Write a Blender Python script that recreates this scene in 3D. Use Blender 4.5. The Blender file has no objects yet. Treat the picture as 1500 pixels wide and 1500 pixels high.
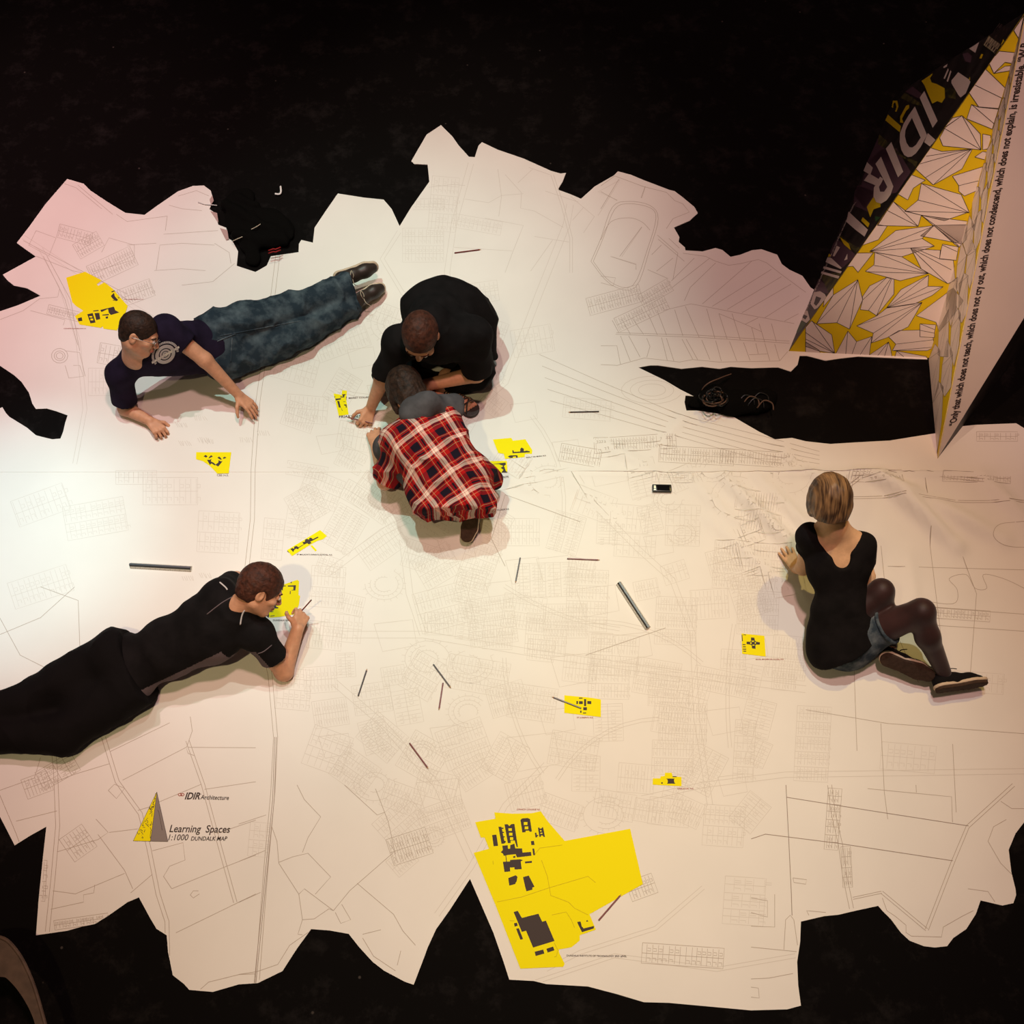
import bpy, bmesh, math, random
import numpy as np
from mathutils import Vector, Matrix, geometry

# ------------------------------------------------------------------ camera
S = bpy.context.scene
H = 5.1; T = math.radians(24); F = 1500.0          # camera height, tilt, focal length in px of the 1500 px frame
cam_d = bpy.data.cameras.new('camera'); cam = bpy.data.objects.new('camera', cam_d)
S.collection.objects.link(cam); S.camera = cam
cam.location = (0, -H * math.tan(T), H); cam.rotation_euler = (T, 0, 0)
cam_d.sensor_width = 36; cam_d.sensor_fit = 'HORIZONTAL'; cam_d.lens = 36.0; cam_d.clip_end = 60

# ------------------------------------------------------------------ world, lights, exposure
w = bpy.data.worlds.new('world'); S.world = w; w.use_nodes = True
w.node_tree.nodes['Background'].inputs[0].default_value = (1.0, 0.72, 0.62, 1)
w.node_tree.nodes['Background'].inputs[1].default_value = 0.036
S.view_settings.view_transform = 'Standard'; S.view_settings.look = 'None'
S.view_settings.gamma = 1; S.view_settings.use_curve_mapping = False
S.view_settings.exposure = 0.0

def spot(name, loc, tgt, rgb, ang, blend, rad=0.05):
    d = bpy.data.lights.new(name, 'SPOT'); p = max(max(rgb), 1e-6); d.energy = p; d.color = [c / p for c in rgb]
    d.spot_size = math.radians(ang); d.spot_blend = blend; d.shadow_soft_size = rad
    o = bpy.data.objects.new(name, d); S.collection.objects.link(o); o.location = loc
    o.rotation_euler = (Vector(tgt) - Vector(loc)).to_track_quat('-Z', 'Y').to_euler()
    return o
LIGHTS = [
    ('stage_spot_white', (-3.0, 2.0, 7.2), (-2.3, -0.25, 0), (740, 520, 560), 28, 1.0, .05),
    ('stage_spot_white_hot', (-3.4, 1.2, 6.8), (-2.75, -0.2, 0), (700, 1250, 1290), 17, 1.0, .05),
    ('stage_spot_warm', (1.0, 1.9, 8.0), (0.35, -1.2, 0), (900, 1040, 960), 36, 1.0, .05),
    ('stage_spot_warm_right', (2.6, 2.6, 7.0), (1.5, -0.9, 0), (560, 400, 110), 34, 1.0, .05),
    ('stage_spot_centre', (-1.6, 2.6, 7.6), (-0.9, 0.8, 0), (640, 1060, 960), 34, 1.0, .05),
    ('stage_spot_back', (-0.6, 4.2, 7.0), (-0.35, 2.3, 0), (850, 740, 610), 28, 1.0, .05),
    ('stage_spot_pink_left', (-5.0, 1.4, 6.5), (-3.3, 2.3, 0), (1340, 850, 870), 36, 1.0, .05),
    ('pyramid_fill_side', (-3.2, -0.9, 5.6), (2.25, 0.85, 0.9), (980, 680, 500), 14, 1.0, .03),  # added fill, lifts the left-facing panels of the pyramid
    ('pyramid_fill_front', (0.9, -3.2, 6.0), (2.6, 1.1, 1.0), (300, 205, 155), 19, 1.0, .05),  # weaker added fill to brighten the pyramid from the front
    ('stage_wash', (0.8, 0.2, 9.0), (0.2, 0.1, 0), (1260, 715, 660), 80, 0.6, .3),
    ('stage_spot_low', (-1.8, -3.0, 7.5), (-0.7, -1.3, 0), (640, 510, 270), 44, 1.0, .1),
]
for l in LIGHTS: spot(*l)

# ------------------------------------------------------------------ helpers
rnd = random.Random(7)
def P(px, py, z=0.0):
    """pixel of the photograph -> the point of the stage at height z"""
    u = (px - 750) / F; v = (py - 750) / F
    d = (H - z) / (math.cos(T) + v * math.sin(T))
    return np.array([u * d, -H * math.tan(T) + (-v * math.cos(T) + math.sin(T)) * d, z])
CAM = np.array([0, -H * math.tan(T), H])
def nrm(v):
    v = np.asarray(v, float); return v / np.linalg.norm(v)

def mat(name, col, rough=0.8, spec=0.3, noise=0.0, nscale=30, bump=0.0, bscale=60, metal=0.0, dark=None, sheen=0.0):
    m = bpy.data.materials.new(name); m.use_nodes = True
    nt = m.node_tree; b = nt.nodes['Principled BSDF']
    b.inputs['Base Color'].default_value = (*col, 1); b.inputs['Roughness'].default_value = rough
    b.inputs['Specular IOR Level'].default_value = spec; b.inputs['Metallic'].default_value = metal
    if sheen: b.inputs['Sheen Weight'].default_value = sheen
    tc = nt.nodes.new('ShaderNodeTexCoord')
    if noise or dark:
        n = nt.nodes.new('ShaderNodeTexNoise'); n.inputs['Scale'].default_value = nscale; n.inputs['Detail'].default_value = 6
        nt.links.new(tc.outputs['Object'], n.inputs['Vector'])
        r = nt.nodes.new('ShaderNodeValToRGB')
        c2 = dark if dark else tuple(max(0, c * (1 - noise)) for c in col)
        c3 = col if dark else tuple(min(1, c * (1 + noise)) for c in col)
        r.color_ramp.elements[0].color = (*c2, 1); r.color_ramp.elements[1].color = (*c3, 1)
        r.color_ramp.elements[0].position = 0.35; r.color_ramp.elements[1].position = 0.65
        nt.links.new(n.outputs['Fac'], r.inputs['Fac']); nt.links.new(r.outputs['Color'], b.inputs['Base Color'])
    if bump:
        n = nt.nodes.new('ShaderNodeTexNoise'); n.inputs['Scale'].default_value = bscale; n.inputs['Detail'].default_value = 5
        nt.links.new(tc.outputs['Object'], n.inputs['Vector'])
        bp = nt.nodes.new('ShaderNodeBump'); bp.inputs['Strength'].default_value = bump; bp.inputs['Distance'].default_value = 0.01
        nt.links.new(n.outputs['Fac'], bp.inputs['Height']); nt.links.new(bp.outputs['Normal'], b.inputs['Normal'])
    return m

M = {}
M['paper'] = mat('map_paper', (0.80, 0.765, 0.70), 0.62, 0.25, bump=0.05, bscale=9, noise=0.02, nscale=2.5)
M['line_faint'] = mat('printed_grey_faint', (0.66, 0.61, 0.54), 0.7, 0.2)
M['line'] = mat('printed_grey', (0.46, 0.39, 0.32), 0.7, 0.2)
M['line_dark'] = mat('printed_line_dark', (0.31, 0.24, 0.19), 0.7, 0.2)
M['yellow'] = mat('printed_yellow', (0.90, 0.79, 0.003), 0.7, 0.1)
M['yellow_line'] = mat('printed_line_on_yellow', (0.62, 0.50, 0.01), 0.7, 0.1)
M['ink'] = mat('printed_black', (0.045, 0.03, 0.026), 0.6, 0.25)
M['red_ink'] = mat('printed_red', (0.35, 0.05, 0.03), 0.6, 0.25)
M['grey_ink'] = mat('printed_mid_grey', (0.24, 0.20, 0.18), 0.6, 0.25)
M['card'] = mat('panel_card', (0.78, 0.68, 0.60), 0.5, 0.3, noise=0.02, nscale=3)
M['card_yellow'] = mat('panel_yellow', (0.74, 0.55, 0.01), 0.6, 0.15)
M['card_dark'] = mat('panel_dark_photo', (0.035, 0.028, 0.026), 0.5, 0.3, dark=(0.012, 0.01, 0.009), nscale=9)
M['card_violet'] = mat('panel_violet_photo', (0.10, 0.055, 0.075), 0.5, 0.3)
M['card_olive'] = mat('panel_olive_photo', (0.13, 0.12, 0.03), 0.5, 0.3, dark=(0.03, 0.03, 0.02), nscale=14)
M['card_green'] = mat('panel_green_photo', (0.03, 0.09, 0.03), 0.5, 0.3)
M['skin'] = mat('skin_light', (0.62, 0.30, 0.17), 0.5, 0.35, noise=0.07, nscale=40, bump=0.1, bscale=120)
M['skin_pale'] = mat('skin_pale', (0.68, 0.40, 0.22), 0.5, 0.35, noise=0.06, nscale=40, bump=0.08, bscale=120)
M['lips'] = mat('lips', (0.42, 0.13, 0.09), 0.45, 0.4)
M['eye'] = mat('eye_white', (0.75, 0.72, 0.68), 0.2, 0.5)
M['iris'] = mat('eye_iris', (0.05, 0.04, 0.03), 0.2, 0.5)
M['navy'] = mat('navy_cotton', (0.014, 0.009, 0.022), 0.9, 0.1, noise=0.25, nscale=12, bump=0.25, bscale=25)
M['black'] = mat('black_cotton', (0.008, 0.0065, 0.0065), 0.9, 0.1, noise=0.25, nscale=12, bump=0.25, bscale=25)
M['black_trouser'] = mat('black_trouser_cloth', (0.006, 0.005, 0.005), 0.9, 0.1, bump=0.25, bscale=20)
M['grey_panel'] = mat('grey_mesh_fabric', (0.13, 0.095, 0.10), 0.85, 0.15, bump=0.15, bscale=200)
M['piping'] = mat('pale_piping', (0.55, 0.5, 0.48), 0.7, 0.2)
M['grey_jersey'] = mat('grey_jersey', (0.075, 0.066, 0.068), 0.9, 0.1, noise=0.2, nscale=15, bump=0.2, bscale=30)
M['rubber'] = mat('brown_rubber_sole', (0.055, 0.032, 0.02), 0.8, 0.2, noise=0.2, nscale=60, bump=0.2, bscale=150)
M['rubber_white'] = mat('off_white_rubber', (0.60, 0.47, 0.33), 0.6, 0.3)
M['canvas'] = mat('black_canvas', (0.007, 0.006, 0.006), 0.9, 0.15, bump=0.2, bscale=200)
M['lace'] = mat('black_lace', (0.02, 0.015, 0.012), 0.8, 0.2)
M['lace_pale'] = mat('pale_lace', (0.45, 0.38, 0.28), 0.8, 0.2)
M['leather'] = mat('dark_leather', (0.03, 0.02, 0.015), 0.45, 0.4, bump=0.1)
M['hair_dark'] = mat('dark_brown_hair', (0.042, 0.020, 0.012), 0.6, 0.2, dark=(0.016, 0.008, 0.005), nscale=50, bump=0.5, bscale=90)
M['hair_auburn'] = mat('reddish_brown_hair', (0.085, 0.026, 0.014), 0.6, 0.2, dark=(0.035, 0.012, 0.007), nscale=50, bump=0.5, bscale=90)
M['steel'] = mat('metal', (0.5, 0.48, 0.45), 0.3, 0.5, metal=1.0)
M['pencil_red'] = mat('red_lacquer', (0.16, 0.014, 0.010), 0.35, 0.5)
M['pencil_dark'] = mat('dark_brown_lacquer', (0.025, 0.008, 0.006), 0.35, 0.5)
M['wood'] = mat('cedar_wood', (0.48, 0.26, 0.12), 0.7, 0.2)
M['lead'] = mat('graphite', (0.02, 0.02, 0.02), 0.4, 0.4)
M['gloss_black'] = mat('glossy_black_plastic', (0.006, 0.006, 0.006), 0.3, 0.4)
M['ruler_white'] = mat('white_plastic', (0.72, 0.68, 0.58), 0.4, 0.4)
M['tights'] = mat('sheer_dark_tights', (0.036, 0.013, 0.012), 0.55, 0.3, noise=0.3, nscale=8, sheen=0.15)
M['cloth_bag'] = mat('black_bag_cloth', (0.0028, 0.0024, 0.002), 0.9, 0.05, bump=0.3, bscale=14)
M['red_print'] = mat('red_badge', (0.25, 0.012, 0.012), 0.7, 0.2)
M['white_plastic'] = mat('white_cable_plastic', (0.8, 0.78, 0.74), 0.5, 0.4)
M['brown_cord'] = mat('brown_cord', (0.10, 0.055, 0.035), 0.6, 0.3)
M['hoop'] = mat('brown_grey_hoop', (0.085, 0.055, 0.038), 0.6, 0.3, noise=0.2, nscale=20)

def denim(name, col, worn):
    m = mat(name, col, 0.9, 0.1); nt = m.node_tree; b = nt.nodes['Principled BSDF']
    tc = nt.nodes.new('ShaderNodeTexCoord')
    n = nt.nodes.new('ShaderNodeTexNoise'); n.inputs['Scale'].default_value = 13; n.inputs['Detail'].default_value = 5; n.inputs['Roughness'].default_value = .6
    wv = nt.nodes.new('ShaderNodeTexNoise'); wv.inputs['Scale'].default_value = 160
    r = nt.nodes.new('ShaderNodeValToRGB'); r.color_ramp.elements[0].color = (*col, 1); r.color_ramp.elements[1].color = (*worn, 1)
    r.color_ramp.elements[0].position = 0.42; r.color_ramp.elements[1].position = 0.78
    nt.links.new(tc.outputs['Object'], n.inputs['Vector']); nt.links.new(tc.outputs['Object'], wv.inputs['Vector'])
    nt.links.new(n.outputs['Fac'], r.inputs['Fac']); nt.links.new(r.outputs['Color'], b.inputs['Base Color'])
    bp = nt.nodes.new('ShaderNodeBump'); bp.inputs['Strength'].default_value = .3; bp.inputs['Distance'].default_value = .012
    n2 = nt.nodes.new('ShaderNodeTexNoise'); n2.inputs['Scale'].default_value = 16; n2.inputs['Detail'].default_value = 6
    nt.links.new(tc.outputs['Object'], n2.inputs['Vector'])
    nt.links.new(n2.outputs['Fac'], bp.inputs['Height']); nt.links.new(bp.outputs['Normal'], b.inputs['Normal'])
    return m
M['denim'] = denim('blue_denim', (0.020, 0.032, 0.043), (0.105, 0.135, 0.15))
M['denim_pale'] = denim('washed_denim', (0.035, 0.05, 0.065), (0.22, 0.25, 0.26))

def blonde():
    m = mat('light_brown_streaked_hair', (0.2, 0.1, 0.03), 0.5, 0.4); nt = m.node_tree; b = nt.nodes['Principled BSDF']
    tc = nt.nodes.new('ShaderNodeTexCoord'); mp = nt.nodes.new('ShaderNodeMapping'); mp.inputs['Scale'].default_value = (70, 6, 6)
    n = nt.nodes.new('ShaderNodeTexNoise'); n.inputs['Scale'].default_value = 1.6; n.inputs['Detail'].default_value = 4
    r = nt.nodes.new('ShaderNodeValToRGB'); r.color_ramp.elements[0].color = (0.045, 0.020, 0.009, 1); r.color_ramp.elements[1].color = (0.36, 0.20, 0.085, 1)
    r.color_ramp.elements[0].position = 0.38; r.color_ramp.elements[1].position = 0.7
    nt.links.new(tc.outputs['Object'], mp.inputs[0]); nt.links.new(mp.outputs[0], n.inputs['Vector'])
    nt.links.new(n.outputs['Fac'], r.inputs['Fac']); nt.links.new(r.outputs['Color'], b.inputs['Base Color'])
    bp = nt.nodes.new('ShaderNodeBump'); bp.inputs['Strength'].default_value = .5; bp.inputs['Distance'].default_value = .006
    nt.links.new(n.outputs['Fac'], bp.inputs['Height']); nt.links.new(bp.outputs['Normal'], b.inputs['Normal'])
    return m
M['hair_blonde'] = blonde()

def plaid(name, ang):
    """woven check: two sets of coloured stripes across the cloth"""
    m = mat(name, (0.5, 0.03, 0.03), 0.9, 0.1, bump=0.25, bscale=22); nt = m.node_tree; b = nt.nodes['Principled BSDF']
    tc = nt.nodes.new('ShaderNodeTexCoord'); mp = nt.nodes.new('ShaderNodeMapping'); mp.inputs['Rotation'].default_value = (0, 0, ang)
    nz = nt.nodes.new('ShaderNodeTexNoise'); nz.inputs['Scale'].default_value = 4
    add = nt.nodes.new('ShaderNodeVectorMath'); add.operation = 'MULTIPLY_ADD'; add.inputs[1].default_value = (.05, .05, .05)
    nt.links.new(tc.outputs['Object'], nz.inputs['Vector']); nt.links.new(nz.outputs['Color'], add.inputs[0]); nt.links.new(tc.outputs['Object'], add.inputs[2])
    nt.links.new(add.outputs[0], mp.inputs[0])
    sx = nt.nodes.new('ShaderNodeSeparateXYZ'); nt.links.new(mp.outputs[0], sx.inputs[0])
    outs = []
    for ax, per in ((0, 0.125), (1, 0.15)):
        mu = nt.nodes.new('ShaderNodeMath'); mu.operation = 'MULTIPLY'; mu.inputs[1].default_value = 1 / per
        fr = nt.nodes.new('ShaderNodeMath'); fr.operation = 'FRACT'
        nt.links.new(sx.outputs[ax], mu.inputs[0]); nt.links.new(mu.outputs[0], fr.inputs[0])
        r = nt.nodes.new('ShaderNodeValToRGB'); cr = r.color_ramp; cr.interpolation = 'CONSTANT'
        red = (0.42, 0.008, 0.008, 1); dk = (0.012, 0.007, 0.014, 1); wh = (0.88, 0.62, 0.50, 1); ye = (0.6, 0.42, 0.2, 1)
        st = [(0, red), (.07, dk), (.37, red), (.41, ye), (.425, red), (.50, dk), (.55, red), (.60, wh), (.66, red), (.675, wh), (.78, red), (.81, dk), (.84, red), (.90, ye), (.915, red)]
        cr.elements[0].position = 0; cr.elements[0].color = red; cr.elements[1].position = st[1][0]; cr.elements[1].color = st[1][1]
        for p_, c_ in st[2:]:
            e = cr.elements.new(p_); e.color = c_
        nt.links.new(fr.outputs[0], r.inputs['Fac']); outs.append(r)
    mx = nt.nodes.new('ShaderNodeMix'); mx.data_type = 'RGBA'; mx.inputs['Factor'].default_value = 0.5
    nt.links.new(outs[0].outputs[0], mx.inputs['A']); nt.links.new(outs[1].outputs[0], mx.inputs['B'])
    nt.links.new(mx.outputs['Result'], b.inputs['Base Color'])
    return m

def tag(o, label=None, cat=None, group=None, kind=None):
    if label: o['label'] = label
    if cat: o['category'] = cat
    if group: o['group'] = group
    if kind: o['kind'] = kind
    return o
def empty(name, loc, label, cat, group=None):
    o = bpy.data.objects.new(name, None); S.collection.objects.link(o); o.location = [float(x) for x in loc]
    o.empty_display_size = 0.05
    return tag(o, label, cat, group)
def wloc(o):
    v = Vector((0, 0, 0))
    while o is not None: v += o.location; o = o.parent
    return np.array(v)
def obj(name, vs, fs, m, parent=None, smooth=False, label=None):
    vs = np.asarray(vs, float).reshape(-1, 3)
    if parent is not None: vs = vs - wloc(parent)
    me = bpy.data.meshes.new(name); me.from_pydata(vs.tolist(), [], [list(map(int, f)) for f in fs]); me.update()
    if smooth: me.polygons.foreach_set('use_smooth', [True] * len(me.polygons))
    if m is not None: me.materials.append(m)
    o = bpy.data.objects.new(name, me); S.collection.objects.link(o)
    if parent is not None: o.parent = parent
    if label: o['label'] = label
    return o
def tube_geo(pts, r, n=8, closed=False, flat=None):
    pts = [np.asarray(p, float) for p in pts]; vs = []; fs = []; N = len(pts)
    rr = r if isinstance(r, (list, tuple)) else [r] * N
    up = np.array([0, 0, 1.0])
    for i, p in enumerate(pts):
        a = pts[(i - 1) % N] if (closed or i > 0) else pts[i]; b = pts[(i + 1) % N] if (closed or i < N - 1) else pts[i]
        d = nrm(b - a); x = np.cross(d, up)
        if np.linalg.norm(x) < 1e-3: x = np.cross(d, [1, 0, 0])
        x = nrm(x); y = np.cross(x, d)
        for k in range(n):
            t = 2 * math.pi * k / n
            vs.append(p + rr[i] * (x * math.cos(t) + y * math.sin(t) * (flat or 1)))
    for i in range(N if closed else N - 1):
        for k in range(n):
            a = i * n + k; b = i * n + (k + 1) % n; c = ((i + 1) % N) * n + (k + 1) % n; d = ((i + 1) % N) * n + k
            fs.append((a, b, c, d))
    if not closed:
        fs.append(tuple(range(n))[::-1]); fs.append(tuple(range((N - 1) * n, N * n)))
    return vs, fs
def tube(name, pts, r, m, parent=None, n=8, closed=False, label=None, flat=None):
    vs, fs = tube_geo(pts, r, n, closed, flat); return obj(name, vs, fs, m, parent, True, label)
def join_geo(parts):
    V = []; Fc = []
    for vs, fs in parts:
        o = len(V); V += [list(v) for v in vs]; Fc += [tuple(i + o for i in f) for f in fs]
    return V, Fc
def smooth_path(pts, k=6):
    pts = [np.asarray(p, float) for p in pts]; out = []
    for i in range(len(pts) - 1):
        p0 = pts[max(i - 1, 0)]; p1 = pts[i]; p2 = pts[i + 1]; p3 = pts[min(i + 2, len(pts) - 1)]
        for j in range(k):
            t = j / k
            out.append(.5 * ((2 * p1) + (-p0 + p2) * t + (2 * p0 - 5 * p1 + 4 * p2 - p3) * t * t + (-p0 + 3 * p1 - 3 * p2 + p3) * t ** 3))
    out.append(pts[-1]); return out

_tex = bpy.data.textures.new('cloth_folds', 'MUSGRAVE'); _tex.musgrave_type = 'RIDGED_MULTIFRACTAL'; _tex.noise_scale = .16; _tex.octaves = 2.2; _tex.noise_intensity = .8
def folds(o, strength=.012, scale=.16):
    t = _tex.copy(); t.noise_scale = scale
    md = o.modifiers.new('folds', 'DISPLACE'); md.texture = t; md.strength = strength; md.mid_level = .35; md.texture_coords = 'LOCAL'
    return o
def split_off(o, fn, name, m, label=None):
    """move the faces for which fn(world centres) holds into a part of their own"""
    me = o.data; n = len(me.vertices); co = np.empty(n * 3); me.vertices.foreach_get('co', co); co = co.reshape(-1, 3) + wloc(o)
    fs = np.array([tuple(p.vertices) for p in me.polygons]); c = co[fs].mean(1); k = fn(c)
    if not k.any(): return None
    mods = list(o.modifiers)
    new = obj(name, co, fs[k].tolist(), m, o, True, label)
    bm = bmesh.new(); bm.from_mesh(new.data); bmesh.ops.delete(bm, geom=[v for v in bm.verts if not v.link_faces], context='VERTS'); bm.to_mesh(new.data); bm.free()
    o2 = bpy.data.meshes.new(o.name); o2.from_pydata((co - wloc(o)).tolist(), [], fs[~k].tolist()); o2.polygons.foreach_set('use_smooth', [True] * len(o2.polygons)); o2.materials.append(me.materials[0])
    bm = bmesh.new(); bm.from_mesh(o2); bmesh.ops.delete(bm, geom=[v for v in bm.verts if not v.link_faces], context='VERTS'); bm.to_mesh(o2); bm.free(); o.data = o2
    return new

def bvh_of(o):
    from mathutils.bvhtree import BVHTree
    bpy.context.view_layer.update(); ev = o.evaluated_get(bpy.context.evaluated_depsgraph_get()); me = ev.to_mesh(); wl = wloc(o)
    bv = BVHTree.FromPolygons([tuple(np.array(v.co) + wl) for v in me.vertices], [tuple(q.vertices) for q in me.polygons]); ev.to_mesh_clear(); return bv

# ------------------------------------------------------------------ stage floor
def stage():
    m = bpy.data.materials.new('black_stage_floor'); m.use_nodes = True; nt = m.node_tree; b = nt.nodes['Principled BSDF']
    b.inputs['Roughness'].default_value = 0.75; b.inputs['Specular IOR Level'].default_value = 0.04
    tc = nt.nodes.new('ShaderNodeTexCoord')
    n = nt.nodes.new('ShaderNodeTexNoise'); n.inputs['Scale'].default_value = 5; n.inputs['Detail'].default_value = 9; n.inputs['Roughness'].default_value = .75
    r = nt.nodes.new('ShaderNodeValToRGB'); r.color_ramp.elements[0].color = (0.0035, 0.0028, 0.0025, 1); r.color_ramp.elements[1].color = (0.02, 0.017, 0.016, 1)
    r.color_ramp.elements[0].position = .52; r.color_ramp.elements[1].position = .85
    nt.links.new(tc.outputs['Object'], n.inputs['Vector']); nt.links.new(n.outputs['Fac'], r.inputs['Fac'])
    v = nt.nodes.new('ShaderNodeTexVoronoi'); v.inputs['Scale'].default_value = 4.5; v.feature = 'F1'     # chalk and dust specks
    nt.links.new(tc.outputs['Object'], v.inputs['Vector'])
    r2 = nt.nodes.new('ShaderNodeValToRGB'); r2.color_ramp.elements[0].color = (1, 1, 1, 1); r2.color_ramp.elements[1].color = (0, 0, 0, 1)
    r2.color_ramp.elements[0].position = .018; r2.color_ramp.elements[1].position = .035
    nt.links.new(v.outputs['Distance'], r2.inputs['Fac'])
    mx = nt.nodes.new('ShaderNodeMix'); mx.data_type = 'RGBA'; mx.inputs['B'].default_value = (0.05, 0.042, 0.036, 1)
    nt.links.new(r2.outputs[0], mx.inputs['Factor']); nt.links.new(r.outputs[0], mx.inputs['A']); nt.links.new(mx.outputs['Result'], b.inputs['Base Color'])
    o = obj('floor', [(-11, -9, 0), (11, -9, 0), (11, 10, 0), (-11, 10, 0), (-11, -9, -.1), (11, -9, -.1), (11, 10, -.1), (-11, 10, -.1)],
            [(0, 1, 2, 3), (4, 7, 6, 5), (0, 4, 5, 1), (1, 5, 6, 2), (2, 6, 7, 3), (3, 7, 4, 0)], m)
    o['kind'] = 'structure'
    # black drapes round the stage, hanging in shallow folds
    dm = mat('black_drape', (0.006, 0.005, 0.005), 0.95, 0.05)
    for nm, a, b in (('wall_back', (-11, 10), (11, 10)), ('wall_left', (-11, -9), (-11, 10)), ('wall_right', (11, 10), (11, -9)), ('wall_front', (11, -9), (-11, -9))):
        a = np.array(a, float); b = np.array(b, float); d = nrm(b - a); nn = np.array([-d[1], d[0]]); L = np.linalg.norm(b - a); N = 160; V = []
        for i in range(N + 1):
            q = a + d * L * i / N + nn * .06 * math.sin(i * 1.3) * (0 if i in (0, N) else 1); V += [(q[0], q[1], 0), (q[0], q[1], 6.0)]
        obj(nm, V, [(2 * i, 2 * i + 2, 2 * i + 3, 2 * i + 1) for i in range(N)], dm, None, True)['kind'] = 'structure'
stage()

# ------------------------------------------------------------------ the map: two big printed sheets
INLET_L = [(4,597),(8.7,605),(14,611),(27,619),(40,627),(53,638),(64,641),(77,644),(89,643),(93,633),(96,620),(99.6,609),(83,603),(69,599),(53,599.6),(48,592),(43,576),(32,560),(21,550),(0,536)]
COAST_TOP = [(0,457),(27,448),(60,434),(40,423),(21,419),(11,411),(4.5,403),(53,376.5),(41,368),(25,356.5),(43,333),(67,300),(99,263),(123,270),(133,280),(157,296),(184,312.5),(212,315.5),(232,301),(261,281),(283,273),(299,272.5),(309,280),(313,294),(307,307),(317,314),(320,330),(333,335),(335,350),(341,354),(349,369),(347,390),(374.5,399),(391,389.5),(397,376),(437.5,370),(438,358),(441.5,352),(458.5,356),(461,334),(477,310),(495,284),(533,290),(562,293),(574,307),(585.5,332),(602,305),(629,267),(626.5,242),(607,241),(602.5,237),(625,198),(646,184),(663,201),(672,214),(687,230.5),(695.5,231),(701,214),(706,209),(729,220),(767,233),(807,251),(821,255),(829,254),(824,267),(817,278.5),(836,285.5),(851,292),(871,274),(899,258),(905,252),(924,257),(943,265),(980,279),(988,281),(1000,290),(1017,304),(1022,313),(1010,324),(987,334),(995,348),(994,355),(1003,363),(1004,367.5),(1029,369),(1048,364),(1058,367),(1070,377),(1084,374),(1101,367.5),(1115,366),(1138,374),(1145,388),(1156,396),(1175,405),(1187,422),(1240,455),(1350,500),(1358,527),(1327,526),(1256,523),(1229,526),(1209,529),(1182,522),(1171,522),(1168,535),(1158,545),(1140,539),(1130,539),(1100,540),(1070,538),(1054,541),(1028,538),(998,541),(964,536),(952,536),(935,539),(974,558),(996,571),(1015.6,581),(1004,580),(1002.6,590),(1005,603),(1020,602),(1048,606),(1074,611),(1086,618),(1112,633),(1135,644),(1160,642),(1180,647),(1216,651),(1248,649),(1303,646),(1340,640),(1372,635),(1400,626),(1428,623),(1488,620.6),(1500,628)]
COAST_LOW = [(1500,1204),(1487,1221),(1477,1245),(1481,1278),(1487,1302),(1488,1311),(1484,1323),(1468,1326.5),(1436,1319),(1429,1339),(1415,1361),(1396,1374),(1387,1386),(1369,1388),(1353,1386),(1332,1378),(1319,1366),(1305,1347),(1292,1334),(1286,1327),(1249,1335),(1228,1340),(1207,1342),(1173,1350),(1172,1379),(1167.5,1409),(1169,1443),(1173,1473),(1153,1478.5),(1100,1480),(980,1469),(943,1468),(903,1456),(861,1445),(800,1441.5),(782,1437),(746,1435),(738,1410),(722.6,1366),(688.5,1287.5),(659,1333),(639,1361),(627,1387),(617,1414),(606,1442.5),(593,1438),(563,1422),(546,1409),(526,1387),(511,1368),(483,1363),(456,1361),(435,1390),(414,1422.5),(378,1440),(350,1442),(312,1453),(277.5,1450),(270,1441.5),(253.5,1428.6),(246.6,1395),(244.5,1370),(229.5,1360.5),(219,1342.5),(204,1314.6),(187.5,1321.5),(159,1341.6),(139.5,1353.6),(120,1357.5),(99,1363.5),(53.4,1370),(57,1320),(63.6,1254),(68.4,1211),(45,1224),(22,1238.4),(0,1195.5)]
UPPER = [(-120, 692), (-120, 640), (0, 598.7)] + INLET_L + [(-120, 500), (-120, 470)] + COAST_TOP + [(1620, 640), (1620, 692)]
LOWER = [(-120, 687), (1620, 687), (1620, 1190)] + COAST_LOW + [(-120, 1100)]

RIDGES = [((1060,700),(1190,830),10,.016),((1110,700),(1260,850),9,.012),((1180,690),(1230,720),8,.012),((1290,700),(1400,800),13,.020),((1250,690),(1340,720),9,.012),
          ((1330,720),(1470,790),14,.013),((1040,760),(1150,860),9,.008),((1010,700),(1100,790),8,.007),((1250,800),(1300,960),9,.006),((1160,840),(1190,900),8,.007),
          ((860,640),(960,690),8,.007),((960,660),(1010,600),7,.005),((1150,655),(1160,690),7,.006),((740,700),(790,720),6,.006),((1440,700),(1500,760),12,.009),
          ((770,690),(1000,694),3,.004),((1000,694),(1500,690),3,.006),((830,700),(905,760),6,.004),((1330,810),(1350,960),8,.005),((610,770),(700,790),7,.004)]
RW = [(P(*a)[:2], P(*b)[:2], wd / 285.0, h) for a, b, wd, h in RIDGES]
def hgt(x, y):
    """how far the paper bulges off the floor at x, y (arrays)"""
    x = np.asarray(x, float); y = np.asarray(y, float); z = np.zeros_like(x)
    for a, b, wd, h in RW:
        d = b - a; L2 = d @ d
        t = np.clip(((x - a[0]) * d[0] + (y - a[1]) * d[1]) / L2, 0, 1)
        q = (x - a[0] - t * d[0]) ** 2 + (y - a[1] - t * d[1]) ** 2
        z += 3.4 * h * np.exp(-q / (wd * wd)) * (0.35 + 0.65 * np.sin(np.pi * np.clip(t, .08, .92)))
    z += 0.0016 * (1 + np.sin(3.1 * x + 1.3 * np.sin(2.2 * y)) * np.sin(2.7 * y + 1.1 * np.sin(1.9 * x)))
    return z
Z_LOW = 0.0020; Z_UP = 0.0036
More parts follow.
